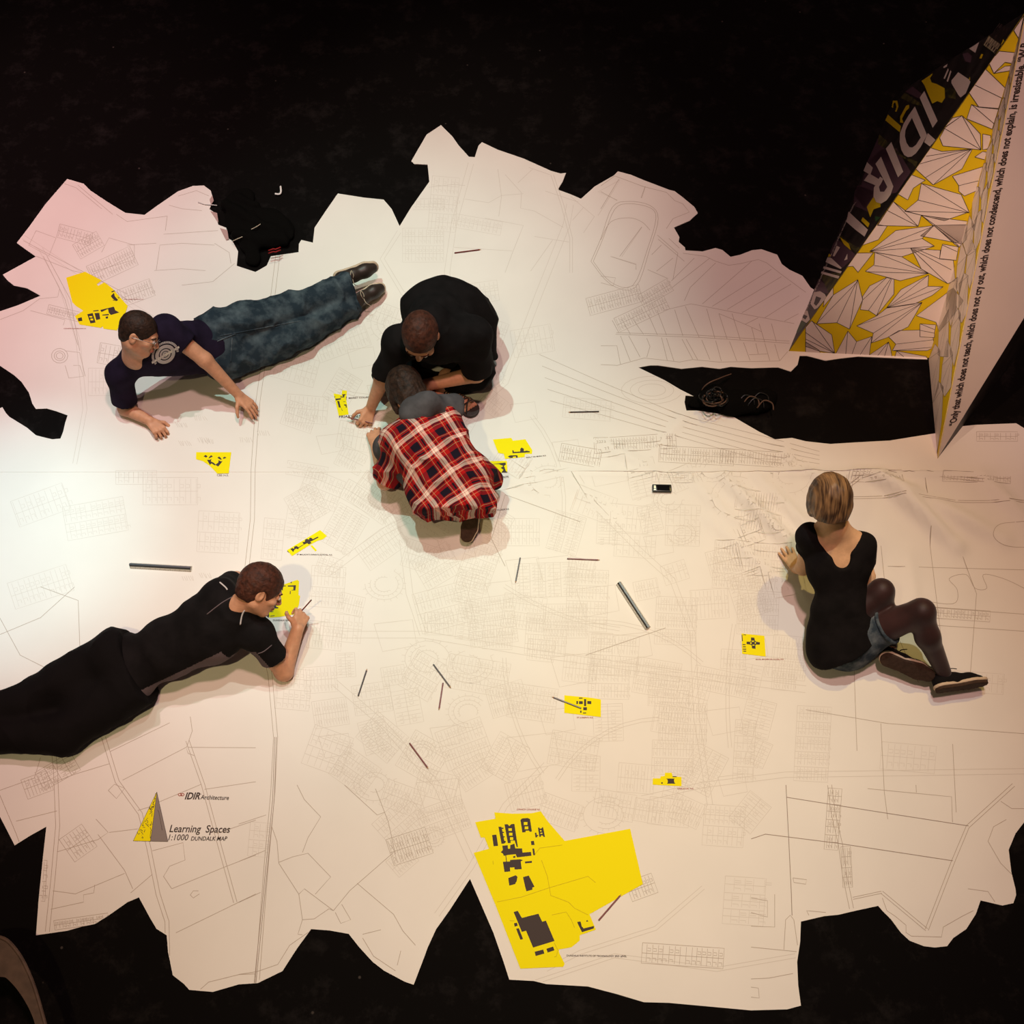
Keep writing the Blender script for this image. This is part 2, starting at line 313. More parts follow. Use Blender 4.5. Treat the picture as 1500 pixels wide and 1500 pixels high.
def top_z(x, y):
    up = y > P(750, 692)[1]
    return hgt(x, y) + np.where(up, Z_UP, Z_LOW)

def sheet(name, poly, z0, label, step=0.032):
    o3 = [P(*q)[:2] for q in poly]
    out = []
    for i, a in enumerate(o3):
        b = o3[(i + 1) % len(o3)]; n = max(1, int(np.linalg.norm(b - a) / 0.06))
        for k in range(n): out.append(tuple(a + (b - a) * k / n))
    A = np.array(out); nb = len(out)
    xs = np.arange(A[:, 0].min(), A[:, 0].max(), step); ys = np.arange(A[:, 1].min(), A[:, 1].max(), step)
    gx, gy = np.meshgrid(xs, ys); gx = gx + (np.arange(len(ys)) % 2)[:, None] * step * .5
    g = np.stack([gx.ravel(), gy.ravel()], 1)
    inside = np.zeros(len(g), bool); mind = np.full(len(g), 9.)
    for i in range(nb):
        a = A[i]; b = A[(i + 1) % nb]
        c = ((a[1] > g[:, 1]) != (b[1] > g[:, 1])) & (g[:, 0] < (b[0] - a[0]) * (g[:, 1] - a[1]) / (b[1] - a[1] + 1e-12) + a[0])
        inside ^= c
        mind = np.minimum(mind, (g[:, 0] - a[0]) ** 2 + (g[:, 1] - a[1]) ** 2)
    g = g[inside & (mind > (step * .45) ** 2)]
    pts = [Vector(p) for p in out] + [Vector((float(p[0]), float(p[1]))) for p in g]
    edges = [(i, (i + 1) % nb) for i in range(nb)]
    v, e, f, *_ = geometry.delaunay_2d_cdt(pts, edges, [], 1, 1e-6)
    V = np.array([(q[0], q[1]) for q in v]); z = hgt(V[:, 0], V[:, 1]) + z0
    V3 = np.column_stack([V, z]); F3 = [tuple(t) for t in f]
    cnt = {}
    for t in F3:
        for i in range(3):
            a, b = t[i], t[(i + 1) % 3]; cnt[(min(a, b), max(a, b))] = cnt.get((min(a, b), max(a, b)), 0) + 1
            
    bd = [(t[i], t[(i + 1) % 3]) for t in F3 for i in range(3) if cnt[(min(t[i], t[(i + 1) % 3]), max(t[i], t[(i + 1) % 3]))] == 1]
    idx = {}; VV = V3.tolist()
    for a, b in bd:
        for q in (a, b):
            if q not in idx: idx[q] = len(VV); VV.append([V3[q][0], V3[q][1], 0.0004]); VV.append(list(V3[q]))
    F3 += [(idx[b] + 1, idx[a] + 1, idx[a], idx[b]) for a, b in bd]
    o = obj(name, VV, F3, M['paper'], None, False); 
    me = o.data; me.polygons.foreach_set('use_smooth', [len(p.vertices) == 3 for p in me.polygons])
    tag(o, label, 'map'); return o
upper = sheet('map_sheet', UPPER, Z_UP, 'upper white map sheet with jagged coastline edge, where the man in jeans lies')
lower = sheet('map_sheet', LOWER, Z_LOW, 'lower white map sheet below the long seam, carrying the title and the biggest yellow site')

# ---- flat print helpers
def zprint(pts, up, dz):
    A = np.array(pts); return np.column_stack([A[:, :2], top_z(A[:, 0], A[:, 1]) + dz])
def line_geo(pl, w, dz, seg=0.09):
    """px polyline -> ribbon lying on the paper"""
    pts = [P(*q)[:2] for q in pl]; out = [pts[0]]
    for a, b in zip(pts[:-1], pts[1:]):
        n = max(1, int(np.linalg.norm(b - a) / seg))
        for k in range(1, n + 1): out.append(a + (b - a) * k / n)
    A = np.array(out); d = np.gradient(A, axis=0); L = np.linalg.norm(d, axis=1, keepdims=True); L[L == 0] = 1
    d = d / L; nn = np.column_stack([-d[:, 1], d[:, 0]]) * w / 2
    V = np.vstack([A + nn, A - nn]); z = top_z(V[:, 0], V[:, 1]) + dz
    n = len(A); return np.column_stack([V, z]).tolist(), [(i, i + 1, n + i + 1, n + i) for i in range(n - 1)]
def inpoly(x, y, poly):
    c = False; n = len(poly)
    for i in range(n):
        x1, y1 = poly[i]; x2, y2 = poly[(i + 1) % n]
        if (y1 > y) != (y2 > y) and x < (x2 - x1) * (y - y1) / (y2 - y1) + x1: c = not c
    return c
def onmap(x, y):
    return inpoly(x, y, UPPER) if y < 690 else inpoly(x, y, LOWER)
def clipline(pl, step=5.0):
    """keep the pieces of a px polyline that lie on the map"""
    smp = [pl[0]]
    for a, b in zip(pl[:-1], pl[1:]):
        n = max(1, int(math.hypot(b[0] - a[0], b[1] - a[1]) / step))
        smp += [(a[0] + (b[0] - a[0]) * k / n, a[1] + (b[1] - a[1]) * k / n) for k in range(1, n + 1)]
    fl = [onmap(*q) for q in smp]
    if all(fl): return [pl]
    out = []; cur = []
    for q, f in zip(smp, fl):
        if f: cur.append(q)
        else:
            if len(cur) > 1: out.append(cur)
            cur = []
    if len(cur) > 1: out.append(cur)
    return out
LN = {k: {0: [], 1: []} for k in ('faint', 'mid', 'dark')}
def draw(pl, kind='mid', w=0.0028):
    for c in clipline(pl):
        up = 0 if c[len(c) // 2][1] < 690 else 1
        LN[kind][up].append(line_geo(c, w, {'faint': .0004, 'mid': .0006, 'dark': .0008}[kind]))
def offset(pl, o):
    out = []
    for i, p in enumerate(pl):
        a = pl[max(i - 1, 0)]; b = pl[min(i + 1, len(pl) - 1)]; dx, dy = b[0] - a[0], b[1] - a[1]; L = math.hypot(dx, dy) or 1
        out.append((p[0] - dy / L * o, p[1] + dx / L * o))
    return out
def road(pl, o=3, kind='mid', w=.0026):
    draw(offset(pl, o), kind, w); draw(offset(pl, -o), kind, w)
def z(ox, oy, s, l): return [(ox + x / s, oy + y / s) for x, y in l]

# roads and railway
for pl, o, k in [
    ([(407,376),(398,450),(378,590),(371,690),(370,760),(362,830),(376,900),(396,990),(404,1080),(400,1160),(390,1270),(377,1440)], 3, 'mid'),
    ([(404,1080),(401,1170),(389,1290),(374,1440)], 1.2, 'dark'),
    ([(1484,1150),(1417,1211),(1396,1261),(1357,1362)], 2.5, 'mid'), ([(1291,1307),(1357,1362)], 2, 'mid'), ([(1249,1316),(1291,1307)], 1.5, 'mid'),
    ([(1215,1150),(1220,1190),(1231,1238),(1237,1283),(1247,1331)], 3, 'mid'),
    ([(152,1080),(172,1145),(206,1192),(218,1240),(232,1310),(245,1350),(246,1400)], 3, 'mid'),
    ([(275,1085),(298,1150),(325,1250),(345,1322)], 2.5, 'mid'),
    ([(840,690),(870,740),(935,805),(985,850),(1015,930),(1020,1050),(1040,1180)], 4, 'faint'),
    ([(940,1170),(1030,1150),(1150,1135),(1500,1130)], 4, 'faint'),
    ([(560,600),(640,650),(740,560),(790,430),(830,330),(835,300)], 5, 'faint'),
    ([(480,840),(560,780),(660,730),(840,690)], 5, 'faint'), ([(490,1000),(560,1060),(640,1150),(690,1260)], 5, 'faint'),
    ([(500,930),(620,930),(800,960),(980,985),(1180,1010)], 5, 'faint'), ([(620,930),(600,870),(590,790)], 5, 'faint'),
    ([(585,340),(560,380),(590,430),(700,480)], 3, 'faint'), ([(690,240),(665,330),(655,400),(665,520)], 4, 'faint'),
    ([(640,1340),(690,1270),(740,1180),(800,1120)], 4, 'faint'), ([(75,1060),(82,1130),(85,1210),(78,1290),(70,1365)], 3, 'mid'),
    ([(60,365),(90,420),(115,500),(125,600),(110,680)], 3, 'faint'), ([(30,345),(130,410),(230,470)], 3, 'faint'),
    ([(800,1420),(850,1395),(960,1360),(1030,1300)], 3, 'faint'), ([(780,1440),(900,1400),(1050,1420),(1165,1400)], 3, 'faint'),
    ([(1440,705),(1330,690),(1260,700),(1200,745)], 2, 'mid'), ([(1500,735),(1400,735),(1320,728),(1240,730)], 1.5, 'mid')]:
    road(pl, o, k)
# field boundaries and the coast line, bottom right
for pl in [[(1152,1168),(1290,1190),(1418,1210)], [(1100,1229),(1121,1222),(1225,1235),(1395,1261)], [(1151,1150),(1155,1227),(1159,1310),(1160,1341)],
           [(850,765),(740,725),(720,790),(740,830)], [(858,960),(975,920)]]:
    draw(pl, 'dark' if pl[0][0] > 1090 and pl[0][1] > 1100 else 'mid', .003)
for l in [z(1100,1150,3.75,[(720,620),(745,690),(790,720),(850,770),(850,810),(880,830),(1045,835),(1055,780),(1160,720),(1220,690)]), z(1100,1150,3.75,[(1500,130),(1430,130),(1370,90)]),
          z(1100,1150,3.75,[(1400,190),(1330,230),(1300,310),(1370,430),(1430,490)]), z(1100,1150,3.75,[(640,20),(1100,65),(1105,205)]), z(1100,1150,3.75,[(905,0),(907,42)]),
          z(1100,1150,3.75,[(0,890),(250,915)]), z(1100,1150,3.75,[(0,1065),(100,1060),(230,1035)]), z(1100,1150,3.75,[(0,620),(90,635),(90,725),(0,700)]),
          z(1100,1150,3.75,[(0,775),(130,780),(130,600)]), z(1100,1150,3.75,[(180,905),(190,740),(215,715),(235,740),(255,880)]), z(1100,1150,3.75,[(410,700),(305,690),(330,740)]),
          z(1100,1150,3.75,[(230,510),(305,520),(300,545),(235,535),(230,510)]), z(1100,1150,3.75,[(0,1110),(40,1115),(45,1170),(0,1165)]), z(1100,1150,3.75,[(1190,570),(1300,585),(1350,660)]),
          z(350,1150,3.75,[(180,225),(210,310),(220,430),(330,600),(350,740),(325,820),(375,825)]), z(350,1150,3.75,[(330,600),(360,570),(520,690),(495,680),(415,735),(350,740)]),
          z(350,1150,3.75,[(220,425),(295,395),(380,375),(505,505),(420,600)]), z(350,1150,3.75,[(520,690),(610,580),(850,370)]), z(350,1150,3.75,[(650,540),(850,710),(900,800),(970,880)]),
          z(350,1150,3.75,[(0,1040),(100,1025),(215,985),(280,880),(380,810)]), z(350,1150,3.75,[(580,0),(760,165),(800,150)]), z(350,1150,3.75,[(750,20),(820,200),(860,380)]),
          z(350,1150,3.75,[(320,0),(360,80),(450,175),(380,290),(350,370)]), z(350,1150,3.75,[(0,215),(150,165)]), z(350,1150,3.75,[(0,420),(145,360)]), z(350,1150,3.75,[(0,645),(120,590)]),
          z(350,1150,3.75,[(680,820),(780,795)]), z(350,1150,3.75,[(890,910),(870,990)]), z(350,1150,3.75,[(680,840),(740,940),(860,1020)]), z(350,1150,3.75,[(530,700),(560,760),(615,740),(565,655)]),
          z(0,1050,3.333,[(600,310),(910,150),(920,180),(950,190)]), z(0,1050,3.333,[(920,150),(1250,152)]), z(0,1050,3.333,[(1000,355),(1250,318)]), z(0,1050,3.333,[(770,420),(985,330)]),
          z(0,1050,3.333,[(675,458),(750,435)]), z(0,1050,3.333,[(535,565),(675,548)]), z(0,1050,3.333,[(270,318),(370,280),(535,230)]), z(0,1050,3.333,[(470,500),(530,565),(480,600),(280,660)]),
          z(0,1050,3.333,[(480,575),(610,750),(650,840)]), z(0,1050,3.333,[(260,850),(370,865),(610,765)]), z(0,1050,3.333,[(250,940),(410,905),(410,870),(460,860),(465,820)]),
          z(0,1050,3.333,[(745,655),(895,615),(905,700),(830,730),(800,780),(840,840)]), z(0,1050,3.333,[(840,840),(1095,735),(1250,675)]), z(0,1050,3.333,[(860,1055),(1250,865)]),
          z(0,1050,3.333,[(640,860),(745,770)]), z(0,1050,3.333,[(1060,570),(1250,505)]), z(0,1050,3.333,[(930,0),(940,70),(912,150)]), z(0,1050,3.333,[(540,170),(830,30)]),
          z(0,1050,3.333,[(0,360),(170,300),(200,200)]), z(0,1050,3.333,[(80,510),(280,460)]), z(0,1050,3.333,[(530,360),(560,330),(610,350),(570,400),(530,360)]), z(0,1050,3.333,[(980,1330),(1020,1295),(1170,1258),(1250,1255)]),
          z(0,1050,3.333,[(930,870),(945,850),(970,850)]), z(0,1050,3.333,[(930,870),(945,885),(975,865)]), z(0,1050,3.333,[(0,380),(80,570),(95,610)]),
          [(0,930),(60,905),(110,860)], [(0,905),(30,960),(110,1000),(130,985)], [(60,860),(115,880),(118,960)], [(165,948),(240,940)],
          [(1250,700),(1240,760),(1260,830)], [(1355,700),(1362,800),(1380,950)], [(1290,800),(1300,900),(1345,1000)], [(1400,790),(1430,870),(1420,1000)], [(1300,830),(1500,835)],
          [(1180,1040),(1300,1060),(1500,1075)], [(1290,1060),(1295,1160),(1300,1200)], [(1395,1090),(1400,1190)], [(1250,960),(1255,1100)], [(1360,890),(1500,900)], [(1350,915),(1500,925)]]:
    draw(l, 'mid', .0026)
# curly stream on the right
draw(smooth_path([(1350,870,0),(1400,885,0),(1405,860,0),(1395,845,0),(1420,850,0),(1450,865,0),(1435,845,0),(1470,850,0),(1500,860,0)],4) and [(p[0],p[1]) for p in smooth_path([(1340,878,0),(1395,885,0),(1402,865,0),(1390,848,0),(1415,842,0),(1428,862,0),(1445,862,0),(1440,842,0),(1470,848,0),(1500,862,0)],5)], 'mid', .0026)
draw([(p[0],p[1]) for p in smooth_path([(1500,765,0),(1465,768,0),(1452,785,0),(1470,800,0),(1500,802,0)],5)], 'mid', .0026)
# upper right farmland
U = lambda l: z(880,230,4.1667,l)
for l in [[(435,800),(665,620)],[(510,880),(545,800),(700,650)],[(620,900),(920,640)],[(680,915),(1040,690)],[(770,935),(1100,735)],[(860,955),(1160,780)],[(1000,985),(1210,850)],[(1120,1005),(1205,960)],
          [(380,940),(550,900),(880,965),(1180,1020)],[(90,1085),(600,1105),(1150,1140)],[(95,1075),(600,1092),(1150,1127)],[(0,1270),(100,1275),(265,1230),(480,1255),(560,1240),(720,1255),(1090,1248),(1140,1190)],
          [(720,960),(880,1025),(980,1070)],[(345,945),(400,1090)],[(290,965),(345,1090)],[(190,985),(260,1085)],[(130,995),(180,1085)],[(70,1000),(110,1075)],[(515,915),(600,1105)],[(450,935),(500,1095)],[(645,930),(695,1110)],
          [(720,960),(770,1115)],[(800,960),(850,1120)],[(920,1045),(940,1125)],[(965,1020),(1000,1135)],[(1040,1020),(1070,1130)],[(880,1025),(960,985)],
          [(0,1155),(98,1155),(120,1270)],[(120,1095),(180,1250)],[(170,1095),(240,1225)],[(370,1105),(405,1245)],[(400,1110),(445,1248)],[(495,1115),(560,1238)],[(520,1115),(590,1240)],[(615,1120),(665,1240)],[(700,1125),(735,1250)],
          [(785,1130),(830,1250)],[(870,1135),(910,1245)],[(905,1210),(1015,1205)],[(945,1140),(960,1205)],[(1000,1140),(1030,1245)],[(1060,1145),(1090,1245)],[(280,1110),(300,1160),(280,1225)],
          [(85,120),(260,185),(400,220),(450,270),(500,290),(540,340),(440,380),(400,440)],[(270,185),(245,255)],[(0,320),(110,140)],[(0,215),(100,270)],[(85,120),(0,180)],
          [(500,590),(640,610),(700,640),(780,665),(850,655),(960,630),(1010,650),(1100,720),(1250,830)],[(350,505),(510,640)],[(345,480),(470,590),(440,750)],[(440,620),(340,700)],[(570,620),(430,760)],
          [(115,610),(250,430)],[(60,610),(215,660),(215,690)],[(0,730),(90,740),(75,790),(0,770)],[(285,690),(410,745)],[(370,540),(310,600)],[(415,500),(480,560)]]:
    draw(U(l), 'mid', .0026)
for o in (0, 14):
    draw([(p[0], p[1]) for p in smooth_path([(q[0],q[1],0) for q in U([(-60+o,640),(0+o,500),(70+o,310+o),(170,275+o),(300,300+o),(350-o,380),(300-o,560),(210-o,800-o),(60,780-o),(-60+o,640)])], 4)], 'mid', .0026)
draw([(p[0], p[1]) for p in smooth_path([(q[0],q[1],0) for q in U([(0,510),(60,400),(170,375),(250,400),(300,450)])], 4)], 'mid', .0026)
# upper left: farmland, hospital circle
for l in [z(0,200,3.75,q) for q in ([(200,660),(400,740),(520,770),(700,900)],[(130,575),(350,690),(700,870)],[(240,660),(360,900),(430,1150)],[(260,660),(390,900),(440,1180)],[(0,1010),(130,960),(220,895),(320,885),(330,840)],
          [(170,960),(360,1010),(350,1040)],[(860,740),(880,600),(1000,590),(1180,600)],[(520,745),(740,680),(740,600),(600,560),(560,640)],[(700,600),(860,590)],[(360,1180),(440,1190),(470,1320)],[(360,1260),(380,1330),(460,1320),(440,1260),(405,1260)],
          [(900,540),(1200,520)],[(850,740),(1000,730),(1130,740)],[(430,270),(500,330),(620,430)],[(355,262),(420,285),(560,400)],[(1000,820),(1170,800),(1290,700)],[(640,430),(700,470),(920,440)],[(920,440),(910,520)],[(1180,590),(1260,640),(1270,700)],
          [(200,520),(160,600),(270,660),(310,560),(200,520)],[(980,330),(1080,300),(1150,330)],[(930,380),(1000,400),(1110,410)])]:
    draw(l, 'mid', .0024)
for r0 in (5, 8, 12):
    draw([(88 + r0 * math.cos(t), 522 + r0 * .9 * math.sin(t)) for t in np.linspace(0, 6.3, 14)], 'mid', .0028)
# upper middle
for l in [z(580,150,3.75,q) for q in ([(180,470),(310,455),(380,460)],[(380,535),(510,555),(580,515),(700,505)],[(560,370),(580,520),(565,630)],[(600,400),(690,500),(685,585),(760,600)],[(730,360),(845,400)],[(750,370),(670,445)],
          [(865,400),(920,560),(970,750),(970,938)],[(850,400),(905,560),(955,750),(955,938)],[(960,520),(1030,580),(970,650)],[(1030,580),(1090,630),(1030,720)],[(820,490),(1000,550)],[(760,600),(920,690)],[(490,640),(700,680),(640,830)],
          [(320,800),(640,820)],[(760,740),(950,770)],[(860,760),(740,930)],[(640,830),(600,938)],[(1110,625),(1230,430),(1110,495),(1215,540)],[(1240,850),(1350,690)],[(1350,530),(1370,465)],[(1185,850),(1320,890)])]:
    draw(l, 'faint', .0032)
# contours in the middle right
for k in range(5):
    draw([(790 + k * 4, 520 + k * 17), (880, 560 + k * 12), (1000, 610 + k * 8), (1120, 640 + k * 9), (1200, 662 + k * 6)], 'mid', .0022)
for rx in (20, 32, 45):
    draw([(955 + rx * math.cos(t), 572 + rx * .45 * math.sin(t)) for t in np.linspace(0, 6.3, 20)], 'faint', .003)

# housing estates: blocks of plots and houses
def estate(cx, cy, w, h, ang, kind='faint', plot=6):
    ca, sa = math.cos(math.radians(ang)), math.sin(math.radians(ang))
    T_ = lambda x, y: (cx + x * ca - y * sa, cy + x * sa + y * ca)
    w2, h2 = w / 2, h / 2; W = .0022
    draw([T_(-w2, -h2), T_(w2, -h2), T_(w2, h2), T_(-w2, h2), T_(-w2, -h2)], kind, W)
    rows = max(1, int(h / 22)); rh = h / rows
    for r in range(rows):
        y0 = -h2 + r * rh; ym = y0 + rh / 2
        draw([T_(-w2, ym), T_(w2, ym)], kind, W)
        if r: draw([T_(-w2, y0 + 1), T_(w2, y0 + 1)], kind, W)
        x = -w2 + rnd.uniform(2, plot)
        while x < w2 - 1:
            draw([T_(x, y0 + 2), T_(x, y0 + rh - 2)], kind, W * .8)
            if rnd.random() < .75:
                yy = y0 + rh * .25; draw([T_(x + 1, yy), T_(x + plot * .7, yy), T_(x + plot * .7, yy + rh * .13), T_(x + 1, yy + rh * .13)], kind, W)
            if rnd.random() < .75:
                yy = y0 + rh * .72; draw([T_(x + 1, yy), T_(x + plot * .7, yy), T_(x + plot * .7, yy + rh * .13)], kind, W)
            x += plot * rnd.uniform(.85, 1.2)
for a in [(930,650,120,22,-4,'mid',4),(1020,668,110,24,3,'mid',4),(1110,672,110,22,4,'mid',4),(850,668,60,26,10,'mid',4),(1110,750,70,60,8,'faint',4),(1100,830,110,70,4,'faint',4),(1110,900,60,60,2,'faint',4),
          (870,740,60,40,20,'faint',7),(920,760,60,40,5,'faint',7),(1000,770,50,60,2,'faint',8),(985,700,60,14,2,'faint',6),(930,800,60,34,4,'faint',8),(860,880,60,90,2,'faint',5),(800,850,50,90,88,'faint',5),
          (760,780,60,40,0,'faint',5),(700,830,50,70,20,'faint',5),(640,830,60,50,-30,'faint',5),(560,800,70,40,-35,'faint',5),(600,740,90,30,-30,'faint',5),(530,730,60,30,30,'faint',5),(450,740,50,50,60,'faint',4),(450,690,60,20,10,'faint',5),
          (520,640,50,40,10,'faint',6),(450,600,60,40,5,'faint',6),(430,540,70,40,15,'faint',7),(500,500,80,40,-20,'faint',6),(480,860,50,60,4,'faint',5),(500,920,60,40,6,'faint',7),(650,890,80,60,-15,'faint',5),(720,910,70,70,-8,'faint',4),
          (800,930,60,60,4,'faint',4),(900,960,70,60,4,'faint',4),(990,910,60,70,3,'faint',4),(1060,1000,90,34,12,'faint',4),(850,980,50,40,6,'faint',5),(700,990,90,50,10,'faint',5),(780,1030,70,50,8,'faint',5),(620,990,50,60,30,'faint',5),
          (560,1080,60,50,40,'faint',5),(620,1110,60,60,30,'faint',5),(680,1090,70,60,-20,'faint',5),(740,1110,60,50,-60,'faint',5),(520,1130,60,50,35,'faint',5),(590,1170,60,40,20,'faint',5),(650,1200,70,50,-20,'faint',4),(600,1240,60,40,-18,'mid',4),
          (980,1010,60,50,2,'faint',4),(1000,1060,70,60,2,'faint',4),(985,1110,60,50,2,'faint',4),(1090,1100,30,90,3,'faint',7),(1190,1090,50,110,3,'faint',5),(1220,1200,20,90,4,'mid',4),(820,1190,60,40,20,'faint',5),(900,1180,60,40,10,'faint',6),
          (980,1190,60,40,6,'faint',6),(1060,1210,60,60,4,'faint',7),(1090,1320,60,70,4,'faint',14),(940,1300,40,30,-20,'mid',5),(85,1130,30,60,60,'mid',5),(55,1150,40,30,-20,'mid',5),(115,1235,40,40,-35,'mid',6),(60,1290,16,60,3,'mid',8),
          (120,1350,80,14,-8,'mid',5),(130,360,40,24,-30,'mid',4),(165,390,70,30,-25,'mid',4),(200,430,50,26,-20,'mid',4),(95,460,50,14,14,'mid',4),(160,520,30,30,10,'mid',6),(150,560,40,40,0,'faint',6),(110,345,50,20,15,'mid',5),
          (620,360,60,50,0,'faint',5),(650,300,40,80,5,'faint',6),(700,330,70,20,10,'faint',6),(620,300,60,16,0,'faint',6),(560,460,60,30,20,'faint',6),(780,500,60,40,-10,'faint',7),(900,440,80,26,-15,'mid',4),(940,460,80,22,-25,'mid',4),(960,430,50,20,-30,'mid',4),
          (1430,700,100,14,2,'mid',5),(1280,700,80,16,4,'mid',5),(1400,900,100,16,4,'mid',5),(1460,640,60,14,0,'mid',7),(1240,1270,14,60,-3,'mid',3),(1150,980,60,30,6,'faint',4),(640,1150,60,40,15,'faint',5),(840,1100,70,50,10,'faint',6),
          (60,740,80,40,-20,'faint',8),(140,760,90,50,-10,'faint',8),(250,720,80,40,0,'faint',8),(60,860,90,40,-18,'faint',8),(320,780,60,60,3,'faint',7),(400,790,30,60,5,'faint',6),(200,700,60,20,0,'faint',7),(640,560,50,30,-10,'faint',6),
          (1430,1000,80,30,4,'faint',8),(1330,1110,80,40,5,'faint',10),(860,600,70,30,5,'faint',7),(700,430,60,30,-8,'faint',7),(380,1230,30,50,5,'faint',8),(480,1100,60,60,20,'faint',9),(430,1010,50,60,5,'faint',8),(1000,1400,120,30,4,'mid',8)]:
    estate(*a)
rnd = random.Random(21); occ = []
TOWN = [(420,560),(560,470),(660,430),(760,520),(800,640),(1180,700),(1160,1000),(1130,1180),(1000,1230),(820,1180),(690,1180),(600,1290),(560,1200),(470,1080),(430,960),(470,860),(430,780)]
for k in range(900):
    x, y = rnd.uniform(420, 1180), rnd.uniform(430, 1290); r_ = rnd.uniform(20, 40)
    if not inpoly(x, y, TOWN) or any((x - a) ** 2 + (y - b) ** 2 < ((r_ + c) * .80) ** 2 for a, b, c in occ): continue
    occ.append((x, y, r_)); ang = 40 * math.sin(x * .006 + 1) * math.cos(y * .005) + rnd.choice((0, 0, 90)) + rnd.uniform(-8, 8)
    if rnd.random() < .22:      # crescent of houses
        for rr_ in (r_ * .95, r_ * .7, r_ * .45):
            a0 = rnd.uniform(0, 6); pl = [(x + rr_ * math.cos(a0 + t), y + rr_ * .8 * math.sin(a0 + t)) for t in np.linspace(0, 4.2, 14)]; draw(pl, 'faint', .0022)
            for q, q2 in zip(pl[::1], pl[1::1]): draw([q, (q[0] + (q[0] - x) * .16, q[1] + (q[1] - y) * .16)], 'faint', .002)
    elif rnd.random() < .2:
        draw([(x - r_, y - r_ * .5), (x + r_ * .8, y - r_ * .7), (x + r_, y + r_ * .5), (x - r_ * .6, y + r_ * .8), (x - r_, y - r_ * .5)], 'faint', .0026)
    else: estate(x, y, r_ * 1.7, r_ * 1.35, ang, 'faint', rnd.choice((4, 5, 6)))
for k in range(26):
    x, y = rnd.uniform(430, 1150), rnd.uniform(480, 1250); a = rnd.uniform(0, 3.14); b = rnd.uniform(-.5, .5); pl = [(x, y)]
    for j in range(7): pl.append((pl[-1][0] + 26 * math.cos(a), pl[-1][1] + 26 * math.sin(a))); a += b * .3
    if inpoly(*pl[-1], TOWN) and inpoly(x, y, TOWN): road(pl, 2.5, 'faint', .0026)
for k, mname in (('faint', 'line_faint'), ('mid', 'line'), ('dark', 'line_dark')):
    for up, par in ((0, upper), (1, lower)):
        if LN[k][up]:
            V, Fc = join_geo(LN[k][up]); o = obj('printed_streets' if k == 'faint' else 'printed_boundaries', V, Fc, M[mname], par)
            o['kind'] = 'stuff'

# ---- yellow school sites
def tess(poly2):
    return geometry.tessellate_polygon([[Vector((p[0], p[1], 0)) for p in poly2]])
def flat_poly(name, polys, m, par, dz, join=False):
    out = None
    for pl in polys:
        w3 = [P(*q) for q in pl]; A = np.array(w3); zz = float(top_z(A[:, 0], A[:, 1]).max()) + dz; Fc = []
        for t in tess(w3):
            a, b, c = [w3[i] for i in t]
            cr = (b[0] - a[0]) * (c[1] - a[1]) - (b[1] - a[1]) * (c[0] - a[0])
            Fc.append(tuple(t if cr > 0 else t[::-1]))
        o = obj(name, [(p[0], p[1], zz) for p in w3], Fc, m, par); out = out or o
    return out
R_ = lambda x1, y1, x2, y2: [(x1, y1), (x2, y1), (x2, y2), (x1, y2)]
def site(par, ox, oy, s, outline, blds, yholes=(), extra=()):
    y = flat_poly('school_site', [z(ox, oy, s, o) for o in ([outline] if not isinstance(outline[0], list) else outline)], M['yellow'], par, .0014)
    if blds: flat_poly('building_footprint', [z(ox, oy, s, b) for b in blds], M['ink'], y, .0020)
    if yholes: flat_poly('courtyard', [z(ox, oy, s, b) for b in yholes], M['yellow'], y, .0026)
    return y
s1 = site(lower, 650, 1150, 4.545, [(337,183),(345,225),(210,248),(247,350),(272,350),(302,425),(200,452),(345,800),(510,1222),(795,1210),(805,1190),(770,1120),(765,1095),(850,1080),(905,1035),(905,1000),(1012,963),(970,860),(1325,660),(1240,292),(805,373),(695,245),(645,175),(590,188),(460,192)],
     [[(465,845),(493,838),(520,885),(630,857),(655,910),(680,903),(737,1038),(595,1082),(548,970),(520,978)],[(468,920),(488,917),(492,937),(472,943)],[(482,957),(500,953),(528,1025),(510,1030)],[(605,1110),(662,1095),(670,1122),(612,1138)],[(683,1090),(728,1075),(737,1100),(692,1115)],
      [(888,912),(910,908),(918,940),(930,955),(1000,938),(998,955),(920,980),(895,930)],[(948,905),(955,898),(962,908),(950,910)]])
bb = lambda l: z(690, 1180, 10.714, l)
